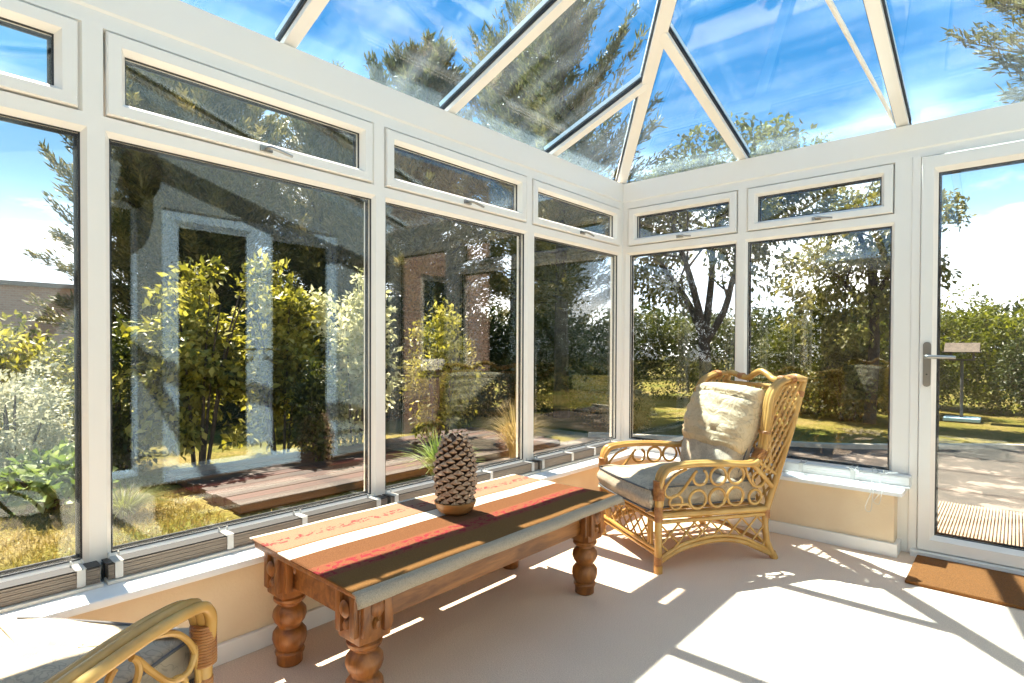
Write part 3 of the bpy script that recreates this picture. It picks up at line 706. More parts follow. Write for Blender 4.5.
def lattice(mb, inside, ylo, yhi, zlo, zhi, step, to3d, r=0.0042, slope=1.0):
    """crossing canes clipped to a region given by inside(a, b)"""
    for sg in (1, -1):
        c = -3.0
        while c < 3.0:
            seg = []; n = 90
            for i in range(n + 1):
                a = ylo + (yhi - ylo) * i / n; b = zlo + sg * slope * (a - ylo) + c
                if zlo - 0.001 <= b <= zhi + 0.001 and inside(a, b): seg.append((a, b))
                else:
                    if len(seg) > 3: mb.tube([to3d(seg[0][0], seg[0][1], sg), to3d((seg[0][0] + seg[-1][0]) / 2, (seg[0][1] + seg[-1][1]) / 2, sg), to3d(seg[-1][0], seg[-1][1], sg)], r, 6)
                    seg = []
            if len(seg) > 3: mb.tube([to3d(seg[0][0], seg[0][1], sg), to3d(seg[-1][0], seg[-1][1], sg)], r, 6)
            c += step
def wrap(mb, p0, p1, r, turns):
    p0 = Vector(p0); p1 = Vector(p1); d = p1 - p0; n = int(turns)
    for i in range(n):
        c = p0 + d * (i + 0.5) / n; a = d.normalized() * (d.length / n * 0.52)
        mb.tube([c - a, c - a * 0.5, c + a * 0.5, c + a], [r * 0.93, r, r, r * 0.93], 12)
def make_chair():
    t = empty('rattan_armchair')
    POST = [(0.333, 0.0), (0.300, 0.06), (0.283, 0.112), (0.280, 0.225), (0.343, 0.40), (0.425, 0.623), (0.502, 0.868)]
    for s in (-1, 1):
        X = s * SX
        m = MB(); m.tube([(X, -0.317, 0.0), (X, -0.317, 0.2), (X, -0.316, 0.42)], 0.0175, 12, smooth=3); m.tube([(X, -0.317, 0.0), (X, -0.317, 0.035)], 0.0205, 12)
        o = m.build('leg', 'rattan', t, True)
        for a, b, r, n in (((X, -0.3165, 0.235), (X, -0.3165, 0.305), 0.0195, 9), ((X, -0.316, 0.335), (X, -0.315, 0.425), 0.0275, 14), ((X, -0.317, 0.035), (X, -0.317, 0.075), 0.0195, 5)): w = MB(); wrap(w, a, b, r, n); w.build('cane_binding', 'cane', o, True)
        m = MB(); m.tube([(X, y, z) for y, z in POST], 0.0155, 12, smooth=5); m.tube([(X, 0.333, 0.0), (X, 0.317, 0.03)], 0.019, 12)
        o = m.build('leg', 'rattan', t, True); 
        for a, b, r, n in (((X, 0.281, 0.205), (X, 0.284, 0.245), 0.018, 5), ((X, 0.478, 0.79), (X, 0.487, 0.818), 0.0175, 3)): w = MB(); wrap(w, a, b, r, n); w.build('cane_binding', 'cane', o, True)
        # arm and wing: three canes side by side
        m = MB()
        for q in (-0.022, 0.0, 0.022):
            pts = []
            for i, (y, z) in enumerate(ARM):
                sq = 1.0 if i < 8 else 0.75; fl = 0.004 * s * math.sin(PI * min(1, i / 7)) if i < 8 else 0
                if i < 2: sq = 0.35 + 0.4 * i
                pts.append((X + q * sq + fl, y, z + (0.004 if q == 0 else 0)))
            m.tube(pts, 0.0125 if q else 0.0135, 10, smooth=6)
        o = m.build('arm', 'rattan', t, True)
        for (y0, z0), (y1, z1), n in (((0.222, 0.496), (0.252, 0.54), 7), ((0.2665, 0.615), (0.268, 0.63), 2), ((0.40, 0.877), (0.43, 0.882), 4)):
            w = MB()
            for i in range(n):
                f = (i + 0.5) / n; yy = y0 + (y1 - y0) * f; zz = z0 + (z1 - z0) * f; d = Vector((0, y1 - y0, z1 - z0)).normalized(); nn = Vector((0, -d.z, d.y))
                ringp = [Vector((X, yy, zz)) + Vector((1, 0, 0)) * 0.036 * math.cos(a) + nn * 0.0175 * math.sin(a) for a in np.linspace(0, 2 * PI, 17)[:-1]]
                w.tube(ringp, 0.003, 5, True)
            w.build('cane_binding', 'cane', o, True)
        # rails and arch of the side
        m = MB(); m.tube([(X, -0.312, 0.262), (X, 0.283, 0.247)], 0.0145, 10); m.tube([(X, -0.312, 0.232), (X, 0.281, 0.222)], 0.0095, 10)
        arch = [(-0.312, 0.048), (-0.24, 0.082), (-0.165, 0.105), (-0.02, 0.122), (0.12, 0.106), (0.22, 0.066), (0.312, 0.022)]
        m.tube([(X, y, z) for y, z in arch], 0.0115, 10, smooth=5); m.tube([(X, y * 0.97, z + 0.021) for y, z in arch], 0.009, 10, smooth=5)
        m.build('side_rail', 'rattan', t, True)
        m = MB(); az = lambda y: np.interp(y, [a for a, b in arch], [b for a, b in arch]) + 0.02
        lattice(m, lambda a, b: b > az(a) , -0.302, 0.276, 0.05, 0.232, 0.088, lambda a, b, sg: (X + 0.004 * sg, a, b), 0.0048, 1.0)
        m.build('side_lattice', 'rattan', t, True)
        # scrollwork under the arm
        m = MB(); r = 0.0068
        def circ(cy, cz, rr, a0=0, a1=360, grow=0.0, ry=None):
            n = 26; P = []
            for i in range(n + 1):
                a = math.radians(a0 + (a1 - a0) * i / n); q = rr * (1 + grow * i / n); P.append((X, cy + q * math.cos(a) * (1.05), cz + q * math.sin(a)))
            return P
        for cy in (0.005, 0.105): m.tube(circ(cy, 0.425, 0.042)[:-1], r, 8, True)
        for cy in (-0.108, 0.0, 0.102): m.tube(circ(cy, 0.323, 0.043)[:-1], r, 8, True)
        m.tube(circ(-0.225, 0.318, 0.032, 200, -160) + [(X, -0.165, 0.305), (X, -0.150, 0.29)], r, 8)
        m.tube(circ(-0.095, 0.425, 0.036, 120, 420), r, 8)
        m.tube([(X, -0.128, 0.445), (X, -0.165, 0.40), (X, -0.215, 0.352), (X, -0.27, 0.345), (X, -0.295, 0.39)], r, 8, smooth=5)
        m.tube([(X, -0.30, 0.30), (X, -0.285, 0.38), (X, -0.235, 0.44), (X, -0.17, 0.468)], r, 8, smooth=5)
        m.tube([(X, 0.155, 0.465), (X, 0.175, 0.41), (X, 0.205, 0.365), (X, 0.25, 0.362)] + circ(0.236, 0.398, 0.036, -60, 230)[4:], r, 8, smooth=2)
        m.tube(circ(0.215, 0.312, 0.034, 60, 420), r, 8)
        m.build('scrollwork', 'rattan', t, True)
        m = MB(); m.tube([(X, 0.200, 0.470), (X, 0.315, 0.355)], 0.012, 10); m.tube([(X, 0.213, 0.492), (X, 0.345, 0.41)], 0.009, 10); m.build('wing_brace', 'rattan', t, True)
        # woven wing
        m = MB(); fy = lambda z: np.interp(z, [0.487, 0.53, 0.61, 0.70, 0.80, 0.856], [0.215, 0.252, 0.27, 0.283, 0.305, 0.35]); by = lambda z: np.interp(z, [0.40, 0.623, 0.868], [0.343, 0.425, 0.502])
        lattice(m, lambda a, b: fy(b) < a < by(b) and b < 0.845 + (a - 0.345) * 0.3, 0.20, 0.50, 0.42, 0.885, 0.050, lambda a, b, sg: (X + 0.005 * sg, a, b), 0.0062, 1.6)
        inn = [(0.325, 0.47), (0.318, 0.53), (0.318, 0.62), (0.332, 0.71), (0.35, 0.79), (0.385, 0.838), (0.46, 0.855)]
        m.tube([(X, y - 0.02, z) for y, z in inn], 0.0085, 8, smooth=5)
        m.build('wing_lattice', 'rattan', t, True)
    # front
    m = MB(); m.tube([(-SX, -0.317, 0.262), (SX, -0.317, 0.262)], 0.0145, 10); m.tube([(-SX, -0.317, 0.236), (SX, -0.317, 0.236)], 0.009, 10); m.tube([(-SX, -0.317, 0.105), (SX, -0.317, 0.105)], 0.0125, 10); m.tube([(-SX, -0.317, 0.082), (SX, -0.317, 0.082)], 0.009, 10)
    for x in (-0.225, 0.225, -0.205, 0.205): m.tube([(x, -0.317, 0.10), (x, -0.317, 0.24)], 0.009, 8)
    m.build('front_rail', 'rattan', t, True)
    m = MB(); lattice(m, lambda a, b: True, -0.2, 0.2, 0.11, 0.232, 0.075, lambda a, b, sg: (a, -0.317 + 0.004 * sg, b), 0.0048, 1.0); m.build('front_lattice', 'rattan', t, True)
    m = MB(); m.tube([(-SX, 0.281, 0.25), (SX, 0.281, 0.25)], 0.0145, 10); m.tube([(-SX, 0.305, 0.07), (SX, 0.305, 0.07)], 0.011, 10)
    for i in range(9): x = -0.24 + 0.06 * i; m.tube([(x, -0.31, 0.262), (x, 0.28, 0.25)], 0.008, 8)
    m.build('seat_frame', 'rattan', t, True)
    # back
    m = MB(); m.tube([(x, 0.488, z) for x, z in ((-SX, 0.878), (-0.24, 0.888), (-0.17, 0.873), (-0.10, 0.866), (-0.05, 0.890), (0.0, 0.906), (0.05, 0.890), (0.10, 0.866), (0.17, 0.873), (0.24, 0.888), (SX, 0.878))], 0.0165, 12, smooth=6); m.tube([(-SX, 0.478, 0.832), (SX, 0.478, 0.832)], 0.0105, 10)
    o = m.build('top_rail', 'rattan', t, True); 
    for x in (-0.155, 0.155): w = MB(); wrap(w, (x - 0.02, 0.488, 0.872), (x + 0.02, 0.488, 0.872), 0.0185, 5); w.build('cane_binding', 'cane', o, True)
    m = MB(); yb = lambda z: 0.278 + (z - 0.225) * 0.348
    lattice(m, lambda a, b: True, -SX, SX, 0.26, 0.83, 0.085, lambda a, b, sg: (a, yb(b) + 0.004 * sg + 0.004, b), 0.006, 1.3); m.build('back_lattice', 'rattan', t, True)
    # cushions
    out = [(-0.258, -0.35), (-0.15, -0.365), (0.15, -0.365), (0.258, -0.35), (0.268, -0.345), (0.262, -0.338), (0.252, -0.326), (0.245, -0.28), (0.245, 0.0), (0.24, 0.22), (0.2, 0.25), (-0.2, 0.25), (-0.24, 0.22), (-0.245, 0.0), (-0.245, -0.28), (-0.252, -0.326), (-0.262, -0.338), (-0.268, -0.345)]
    cushion_box(out, 0.275, 0.390, 0.028, 0.012, 'seat_cushion', 'cushion', t, True, 0.004, 2)
    lean = math.radians(69)
    mt = Matrix.Translation((0, 0.205, 0.53)) @ Matrix.Rotation(lean, 4, 'X')
    soft_pillow(0.47, 0.36, 0.15, 'back_cushion', 'cushion', t, mt, 5, (), 5.0, True)
    mt = Matrix.Translation((0, 0.238, 0.668)) @ Matrix.Rotation(lean, 4, 'X')
    o = soft_pillow(0.50, 0.36, 0.22, 'head_cushion', 'pillow', t, mt, 9, ((0.60, 0.034, 0.05), (-0.50, 0.016, 0.05), (-0.68, 0.014, 0.04), (0.22, 0.010, 0.05), (-0.1, 0.008, 0.05), (0.42, 0.008, 0.03)), 4.0)
    return t
ch = make_chair(); ch.location = (0.788, -0.70, 0); ch.rotation_euler.z = math.radians(-31.5)
tag(ch, 'honey rattan armchair with high wings in the corner beside the door', 'chair', 'rattan armchairs')
c2 = copy_tree(ch); c2.location = (0.683, -3.454, 0); c2.rotation_euler.z = math.atan2(-0.55, -0.83)
tag(c2, 'rattan armchair cut off at the lower left, only its arm and sunlit seat showing', 'chair', 'rattan armchairs')

# ------------------------------------------------------------------ mats
m = MB(); m.box((1.73, -0.50, 0.001), (2.66, -0.085, 0.016), ch=0.005)
tag(m.build('door_mat', 'mat'), 'brown coir door mat lying inside the glazed door', 'mat')
m = MB()
for i in range(70): 
    x = 1.42 + i * 0.017; m.box((x, 0.36, -0.108), (x + 0.0105, 1.72, -0.090), ch=0.003)
m.box((1.40, 0.35, -0.118), (2.62, 1.73, -0.107))
tag(m.build('ribbed_mat', 'jute'), 'ribbed beige doormat on the patio outside the glazed door', 'mat')

# ------------------------------------------------------------------ blinds lying gathered on the sills
def blind(fmap, u0, u1, mats, label, clips, cord=False, dz=0.0, extra=0.0):
    z = ZS; t = empty('window_blind', fmap((u0 + u1) / 2, 0.07, z), label=label, cat='blind', group='blinds gathered on the sills')
    lo = Vector(t.location); f = lambda u, d, zz: tuple(Vector(fmap(u, d, zz)) - lo)
    m = MB(); box_uv(m, f, u0, u1, 0.034, 0.056, z + 0.004, z + 0.052); box_uv(m, f, u0, u1, 0.034, 0.088, z + 0.0562, z + 0.059); m.build('headrail', mats[2], t)
    m = MB()
    for i in range(7): box_uv(m, f, u0 + 0.004, u1 - 0.004, 0.058, 0.092 + (0.0015 if i % 2 else 0), z + 0.012 + i * 0.0062, z + 0.0172 + i * 0.0062)
    m.build('slat_stack', mats[0], t)
    m = MB(); box_uv(m, f, u0, u1, 0.058, 0.106, z + 0.001, z + 0.010); m.build('bottom_rail', mats[1], t)
    for u in clips:
        m = MB(); box_uv(m, f, u - 0.013, u + 0.013, 0.034, 0.094, z + 0.0592, z + 0.0615); box_uv(m, f, u - 0.010, u + 0.010, 0.094, 0.097, z + 0.012, z + 0.0595)
        for q in (-0.013, 0.013): box_uv(m, f, u + q - 0.002, u + q + 0.002, 0.034, 0.042, z + 0.052, z + 0.074)
        m.build('clip', 'clip', t)
    if cord:
        m = MB(); rnd = random.Random(4)
        for k in range(6):
            u = u1 - 0.10 - 0.03 * k; pts = [f(u, 0.09, z + 0.045)]
            for q in range(5): pts.append(f(u + rnd.uniform(-0.06, 0.06), 0.06 + rnd.uniform(0, 0.06), z + 0.053 + rnd.uniform(0, 0.03)))
            m.tube(pts, 0.0016, 5, smooth=5)
        for du, zz in ((0.0, 0.10), (0.035, 0.06)):
            u = u1 - 0.16 + du; m.tube([f(u, 0.11, z + 0.02), f(u + 0.01, 0.19, z + 0.012), f(u + 0.012, 0.212, z - 0.02), f(u - 0.012, 0.212, z - zz), f(u + 0.012, 0.212, z - zz - 0.01), f(u + 0.022, 0.212, z - 0.02), f(u + 0.03, 0.19, z + 0.012)], 0.0015, 5, smooth=5)
        m.build('cord', 'clip', t, True)
bl = ('blindbrown', 'blindlight', 'blinddark')
where = ['left of the armchair', 'directly behind the pine cone', 'under the widest left window', 'under the leftmost window', None]
for i in range(4):
    a, b = PL[i + 1] + 0.006, (PL[i] if i else -0.12) - 0.006; wd = b - a
    blind(mapL, a, b, bl, 'taupe slatted blind gathered on the sill ' + where[i], [a + 0.03, a + wd * 0.35, a + wd * 0.62, b - 0.05])
blind(mapR, 0.13, 0.832, ('blindwhite',) * 3, 'white blind gathered on the sill behind the corner armchair', [0.2, 0.5, 0.75])
blind(mapR, 0.844, 1.70, ('blindwhite',) * 3, 'white blind with tangled cords on the sill beside the door', [0.9, 1.2, 1.45], True)

# ------------------------------------------------------------------ garden
GZ = -0.12
def ground(name, poly, z, mat, kind='structure', th=0.05):
    m = MB(); m.prism([(x, y, z - th) for x, y in poly], (0, 0, th)); o = m.build(name, mat); o['kind'] = kind; return o
ground('lawn', [(-60, -40), (60, -40), (60, 60), (-60, 60)], GZ - 0.02, 'lawn')
curve = [(-2.0, 2.6), (-1.0, 3.1), (0.0, 3.55), (0.6, 3.84), (1.1, 4.25), (1.5, 4.62), (2.1, 5.15), (2.8, 5.5), (4.0, 5.7)]
cv = [p for p in catmull([Vector((x, y, 0)) for x, y in curve], 5)]
ground('pavement', [(-2.0, 0.28)] + [(-2.0, 0.28)][:0] + [(4.0, 0.28)] + [(p.x, p.y) for p in reversed(cv)], GZ, 'paving')
m = MB()
for a, b in zip(cv[:-1], cv[1:]):
    d = (b - a).normalized(); n = Vector((-d.y, d.x, 0)) * 0.10
    m.hexa([(a.x, a.y, GZ - 0.01), (b.x, b.y, GZ - 0.01), (b.x + n.x, b.y + n.y, GZ - 0.01), (a.x + n.x, a.y + n.y, GZ - 0.01), (a.x, a.y, GZ + 0.05), (b.x, b.y, GZ + 0.05), (b.x + n.x, b.y + n.y, GZ + 0.05), (a.x + n.x, a.y + n.y, GZ + 0.05)])
m.build('kerb', 'kerb')['kind'] = 'structure'
m = MB()   # low deck of boards along the left side
rnd = random.Random(2)
for i in range(11):
    x = -3.45 + i * 0.142; m.box((x, -1.8 + rnd.uniform(-0.03, 0.03), GZ), (x + 0.134, 1.9 + rnd.uniform(-0.05, 0.05), GZ + 0.06 + rnd.uniform(0, 0.004)), mi=i % 2, ch=0.005)
tag(m.build('garden_deck', ['deck', 'deckred']), 'low weathered timber deck on the grass below the bushes', 'deck')

def leaf_mesh(name, pos, dirs, nrm, ln, wd, mat, parent=None, fold=0.25):
    """each leaf: a folded four-vertex blade pair (six vertices, two quads)"""
    n = len(pos); side = np.cross(dirs, nrm); side /= np.linalg.norm(side, axis=1, keepdims=True) + 1e-9; up = np.cross(side, dirs)
    ln = np.broadcast_to(np.asarray(ln, float), (n,))[:, None]; wd = np.broadcast_to(np.asarray(wd, float), (n,))[:, None]
    base = pos; tip = pos + dirs * ln; mid = pos + dirs * ln * 0.5
    l = mid - side * wd * 0.5 + up * wd * fold; r = mid + side * wd * 0.5 + up * wd * fold
    V = np.stack([base, l, tip, r], 1).reshape(-1, 3)
    me = bpy.data.meshes.new(name); me.vertices.add(4 * n); me.vertices.foreach_set('co', V.astype(np.float32).ravel())
    tri = (np.arange(n)[:, None] * 4 + np.array([0, 2, 1, 0, 3, 2])[None]).ravel()
    me.loops.add(6 * n); me.loops.foreach_set('vertex_index', tri.astype(np.int32)); me.polygons.add(2 * n)
    me.polygons.foreach_set('loop_start', np.arange(0, 6 * n, 3, dtype=np.int32)); me.polygons.foreach_set('loop_total', np.full(2 * n, 3, np.int32))
    me.materials.append(M[mat]); me.update(calc_edges=True); me.validate()
    o = bpy.data.objects.new(name, me); C.objects.link(o)
    if parent: o.parent = parent
    return o
def unit(a): return a / (np.linalg.norm(a, axis=1, keepdims=True) + 1e-9)

def clumps(rs, n_cl, R, hmin, h, squash=1.0, surf=0.55):
    """clump centres filling an ellipsoid between heights hmin and h"""
    d = unit(rs.normal(size=(n_cl, 3))); rr = (surf + (1 - surf) * rs.random((n_cl, 1)))
    c = d * rr * np.array([[R[0], R[1], (h - hmin) / 2]]); c[:, 2] += (h + hmin) / 2
    return c, d
def leafy(rs, centers, per, cr, ln, wd, mat, parent, name='foliage', droop=0.2):
    k = len(centers); pos = np.repeat(centers, per, 0) + unit(rs.normal(size=(k * per, 3))) * (rs.random((k * per, 1)) ** 0.5) * cr
    pos[:, 2] = np.maximum(pos[:, 2], 0.01)
    out = unit(pos - centers.mean(0)[None]); d = unit(out * 0.6 + rs.normal(size=pos.shape) * 0.8 - np.array([[0, 0, droop]])); nr = unit(rs.normal(size=pos.shape) * 0.7 + np.array([[0, 0, 1.0]]))
    s = 0.65 + 0.7 * rs.random(len(pos))
    return leaf_mesh(name, pos, d, nr, ln * s, wd * s, mat, parent)
def stems(mb, rs, base_r, h, R, n, r=0.02):
    for i in range(n):
        a = rs.uniform(0, 2 * PI); p0 = Vector((base_r * math.cos(a), base_r * math.sin(a), 0)); e = Vector((R[0] * 0.7 * math.cos(a), R[1] * 0.7 * math.sin(a), h * rs.uniform(0.6, 0.85)))
        mb.tube([p0, p0.lerp(e, 0.5) + Vector((0, 0, h * 0.12)), e], [r, r * 0.7, r * 0.3], 6, smooth=3)
def bush(name, loc, R, h, mat, label, cat='bush', ncl=90, per=60, cr=0.16, ln=0.06, wd=0.03, seed=1, hmin=0.03, group=None, surf=0.55):
    rs = np.random.RandomState(seed); t = empty(name, (loc[0], loc[1], GZ), label=label, cat=cat, group=group)
    c, d = clumps(rs, ncl, R, hmin, h, surf=surf); leafy(rs, c, per, cr, ln, wd, mat, t)
    m = MB(); stems(m, rs, min(R) * 0.2, h, R, 7, 0.016); m.build('stem', 'bark', t, True)
    return t

def conifer_mesh(seed, h, R, crown0, nbr, per, t):
    rs = np.random.RandomState(seed); P = []; D = []; Nn = []; Ln = []; m = MB()
    m.tube([(0, 0, 0), (0.03, 0, h * 0.5), (0, 0.02, h * 0.97)], [0.16, 0.09, 0.012], 8, smooth=4)
    for b in range(nbr):
        f = (b + rs.random()) / nbr; z = crown0 + (h - crown0) * f ** 0.9; a = rs.uniform(0, 2 * PI)
        Lb = R * (1 - f) ** 0.62 * rs.uniform(0.7, 1.12) + 0.22
        if crown0 > 1: Lb *= min(1, 0.5 + f * 3)
        rise = rs.uniform(0.0, 0.45) + 1.15 * f
        er = np.array([math.cos(a), math.sin(a), 0]); et = np.array([-math.sin(a), math.cos(a), 0])
        tt = np.linspace(0.12, 1, per)
        cen = er[None] * (tt * Lb)[:, None] + np.array([0, 0, 1.0])[None] * (z + Lb * (rise * tt ** 1.5 - 0.10 * tt))[:, None]
        ax = er + np.array([0, 0, rise * 1.3 - 0.1]); ax /= np.linalg.norm(ax)
        for side in (-1, 0, 1):
            for rep in range(2):
                d = ax[None] * (0.75) + et[None] * side * (0.7 + 0.2 * rs.rand(per, 1)) + rs.normal(size=(per, 3)) * 0.28 + np.array([[0, 0, 0.05]])
                P.append(cen + rs.normal(size=(per, 3)) * (0.03 + 0.09 * (1 - tt[:, None]))); D.append(unit(d)); Nn.append(unit(rs.normal(size=(per, 3)) * 0.6 + np.array([[0, 0, 1.0]])))
                Ln.append((0.11 + 0.11 * rs.rand(per)) * (1 if side == 0 else (1.15 - 0.5 * tt)))
        if b % 3 == 0: m.tube([(0, 0, z), tuple(er * Lb * 0.5 + np.array([0, 0, z + Lb * 0.5 * rise * 0.5])), tuple(er * Lb * 0.9 + np.array([0, 0, z + Lb * (rise * 0.8 - 0.1)]))], [0.022, 0.012, 0.004], 5)
    m.build('trunk', 'bark', t, True)
    leaf_mesh('foliage', np.concatenate(P), np.concatenate(D), np.concatenate(Nn), np.concatenate(Ln), 0.029, 'conifer', t, 0.1)
def place(t, x, y, s=1.0, sz=1.0, rot=0.0, label=None):
    t.location = (x, y, GZ); t.scale = (s, s, s * sz); t.rotation_euler.z = rot
    if label: t['label'] = label
    return t
conA = empty('conifer', cat='tree', group='conifers behind the left windows'); conifer_mesh(11, 5.8, 1.75, 0.25, 185, 72, conA)
conB = empty('conifer', cat='tree', group='conifers behind the left windows'); conifer_mesh(23, 6.4, 2.1, 1.9, 95, 50, conB)
place(conA, -8.7, -0.25, 0.95, 1.0, 0.4, 'tall conifer with drooping sprays seen against the sky in the leftmost pane')
place(copy_tree(conA), -8.1, 0.55, 0.96, 0.97, 2.0, 'dark conifer filling the top of the widest left pane, directly behind the yellow-green bush')
place(copy_tree(conA), -7.4, 2.3, 0.98, 0.98, 4.1, 'dark conifer right of the widest left pane, behind the cream variegated bush')
place(copy_tree(conA), -6.0, 3.1, 0.98, 1.06, 5.3, 'conifer whose upright tips show through the roof above the second mullion')
place(conB, -5.0, 4.6, 0.92, 1.08, 1.1, 'bare-stemmed conifer behind the third left pane, its crown reaching the roof glass')
place(copy_tree(conB), -3.45, 4.0, 0.88, 1.15, 3.0, 'feathery conifer filling the roof glass left of the hip rafter')
place(copy_tree(conA), -5.9, 7.4, 0.85, 0.95, 1.7, 'conifer farthest back, seen through the pane left of the corner post')
conC = empty('conifer', cat='tree'); conifer_mesh(31, 6.2, 1.0, 3.75, 60, 40, conC)
place(conC, 2.62, 4.95, 1, 1, 0.5, 'conifer with a single branch tip poking into the upper right corner')

def hedge(name, poly, w, h, mat, label, seed, ncl, per=46, cr=0.24, ln=0.075, wd=0.035, cat='hedge', z0=0.0, wave=0.16):
    rs = np.random.RandomState(seed); t = empty(name, (poly[0][0], poly[0][1], GZ), label=label, cat=cat)
    pts = np.array(poly, float); seg = np.linalg.norm(np.diff(pts, axis=0), axis=1); cum = np.concatenate([[0], np.cumsum(seg)])
    s = rs.random(ncl) * cum[-1]; x = np.interp(s, cum, pts[:, 0]) - poly[0][0]; y = np.interp(s, cum, pts[:, 1]) - poly[0][1]
    hh = h * (0.84 + wave * np.sin(s * 2.1 + seed) * np.cos(s * 0.9))
    c = np.stack([x + rs.uniform(-w, w, ncl), y + rs.uniform(-w, w, ncl), z0 + (hh - z0) * rs.random(ncl) ** 0.75], 1)
    leafy(rs, c, per, cr, ln, wd, mat, t)
    return t
hedge('dark_hedge', [(-6.4, -0.2), (-5.6, 1.8), (-4.6, 3.6), (-3.4, 5.6)], 0.45, 2.0, 'darkleaf', 'dark leafy hedge behind the bushes of the left windows', 5, 800, per=70)
hedge('boundary_hedge', [(-5.0, 8.2), (-2.0, 9.6), (0.6, 10.2)], 0.6, 1.95, 'midleaf', 'mid-green boundary hedge behind the tree in the right windows', 6, 620)
hedge('green_hedge', [(0.2, 10.6), (2.2, 9.9), (5.0, 9.4)], 0.7, 2.05, 'brightleaf', 'sunlit bright green hedge seen through the glazed door', 7, 620, wave=0.32)
hedge('low_hedge', [(-7.0, -3.9), (-5.6, -2.7), (-5.2, -1.6)], 0.4, 1.5, 'golden', 'pale green hedge below the brick building in the leftmost pane', 8, 240, cat='hedge')

bush('golden_bush', (-3.75, -1.40), (0.42, 0.62), 1.95, 'golden', 'yellow-green bush in front of the left pale blue door reflection', seed=31, ncl=85, per=62, ln=0.085, wd=0.046, surf=0.2)
bush('golden_bush', (-3.8, -0.55), (0.45, 0.52), 2.02, 'golden', 'yellow-green bush between the two pale blue door reflections', seed=32, ncl=85, per=62, ln=0.085, wd=0.046, surf=0.2)
bush('variegated_bush', (-3.55, 0.15), (0.45, 0.55), 2.0, 'variegated', 'cream variegated bush at the right edge of the widest left pane', seed=33, ncl=95, per=62, ln=0.075, wd=0.042, surf=0.2)
bush('golden_bush', (-2.95, 0.95), (0.40, 0.36), 1.62, 'golden', 'yellow-green bush behind the armchair reflection in the third pane', seed=34, ncl=90, per=46)
bush('conical_shrub', (-2.95, -0.62), (0.22, 0.22), 0.95, 'midleaf', 'small dark conical shrub at the back of the deck', 'shrub', seed=35, ncl=70, per=50, cr=0.11, ln=0.05, wd=0.025)
bush('silver_shrub', (-3.7, -2.75), (0.45, 0.4), 0.98, 'silver', 'silvery rounded shrub in the leftmost pane', 'shrub', seed=36, ncl=100, per=60, cr=0.12, ln=0.045, wd=0.022)
bush('dark_shrub', (-4.2, -1.9), (0.45, 0.35), 1.4, 'midleaf', 'mid-green shrub beside the first mullion behind the silvery shrub', 'shrub', seed=37, ncl=110, per=50)
bush('broad_leaved_plant', (-3.05, -2.62), (0.36, 0.34), 0.36, 'bigleaf', 'low broad-leaved plant on the grass in front of the silvery shrub', 'plant', seed=38, ncl=40, per=22, cr=0.11, ln=0.075, wd=0.06)
bush('tan_shrub', (-1.9, 3.4), (0.35, 0.35), 0.62, 'straw', 'low tan shrub on the lawn left of the corner post', 'shrub', seed=39, ncl=60, per=50, cr=0.1, ln=0.05, wd=0.02)
bush('dark_shrub', (-2.4, 3.6), (0.5, 0.5), 1.35, 'darkleaf', 'dark rounded shrub behind the low tan shrub', 'shrub', seed=40, ncl=130, per=60)
bush('round_shrub', (-0.6, 7.4), (0.9, 0.7), 1.75, 'midleaf', 'rounded shrub below the gap of sky in the right-hand window', 'shrub', seed=41, ncl=170, per=60, cr=0.2)
bush('round_shrub', (0.55, 8.6), (0.8, 0.7), 1.7, 'brightleaf', 'bright shrub at the foot of the tree beside the door post', 'shrub', seed=42, ncl=170, per=60, cr=0.2)
bush('round_shrub', (2.5, 8.75), (0.6, 0.55), 1.5, 'darkleaf', 'dark rounded shrub behind the bird table, seen through the door', 'shrub', seed=43, ncl=170, per=60, cr=0.18)

def grass_clump(name, loc, n, ln, spread, mat, label, seed, wd=0.012, cat='grass clump'):
    rs = np.random.RandomState(seed); m = MB(); 
    V = []; F = []
    for i in range(n):
        a = rs.uniform(0, 2 * PI); q = rs.random() ** 0.6; l = ln * rs.uniform(0.7, 1.1); er = np.array([math.cos(a), math.sin(a), 0]); et = np.array([-math.sin(a), math.cos(a), 0])
        p0 = er * 0.06 * rs.random(); b = len(V)
        for k in range(6):
            f = k / 5; x = spread * q * f ** 1.7; z = l * (f - 0.55 * q * f ** 2.4); w = wd * (1 - 0.85 * f)
            c = p0 + er * x + np.array([0, 0, max(0.0, z)]); V += [tuple(c - et * w / 2), tuple(c + et * w / 2)]
        for k in range(5): F.append((b + 2 * k, b + 2 * k + 1, b + 2 * k + 3, b + 2 * k + 2))
    me = bpy.data.meshes.new(name); me.from_pydata(V, [], F); me.materials.append(M[mat]); o = bpy.data.objects.new(name, me); C.objects.link(o); o.location = (loc[0], loc[1], GZ - 0.02)
    return tag(o, label, cat)
grass_clump('ornamental_grass', (-1.72, 0.88), 420, 0.75, 0.42, 'straw', 'straw-coloured ornamental grass arching behind the third left pane', 51)
grass_clump('spiky_plant', (-1.62, -0.25), 130, 0.5, 0.42, 'bigleaf', 'spiky striped-leaved plant left of the pine cone, behind the glass', 52, 0.03, 'plant')
grass_clump('grass_tuft', (-2.45, -2.35), 420, 0.24, 0.34, 'brightleaf', 'bright green grass tuft at the corner of the deck', 53, 0.012)
bush('round_shrub', (0.05, 6.9), (0.7, 0.55), 1.25, 'treeleaf', 'olive shrub hiding the trunk foot of the leafy tree in the right-hand window', 'shrub', seed=44, ncl=150, per=60, cr=0.17)
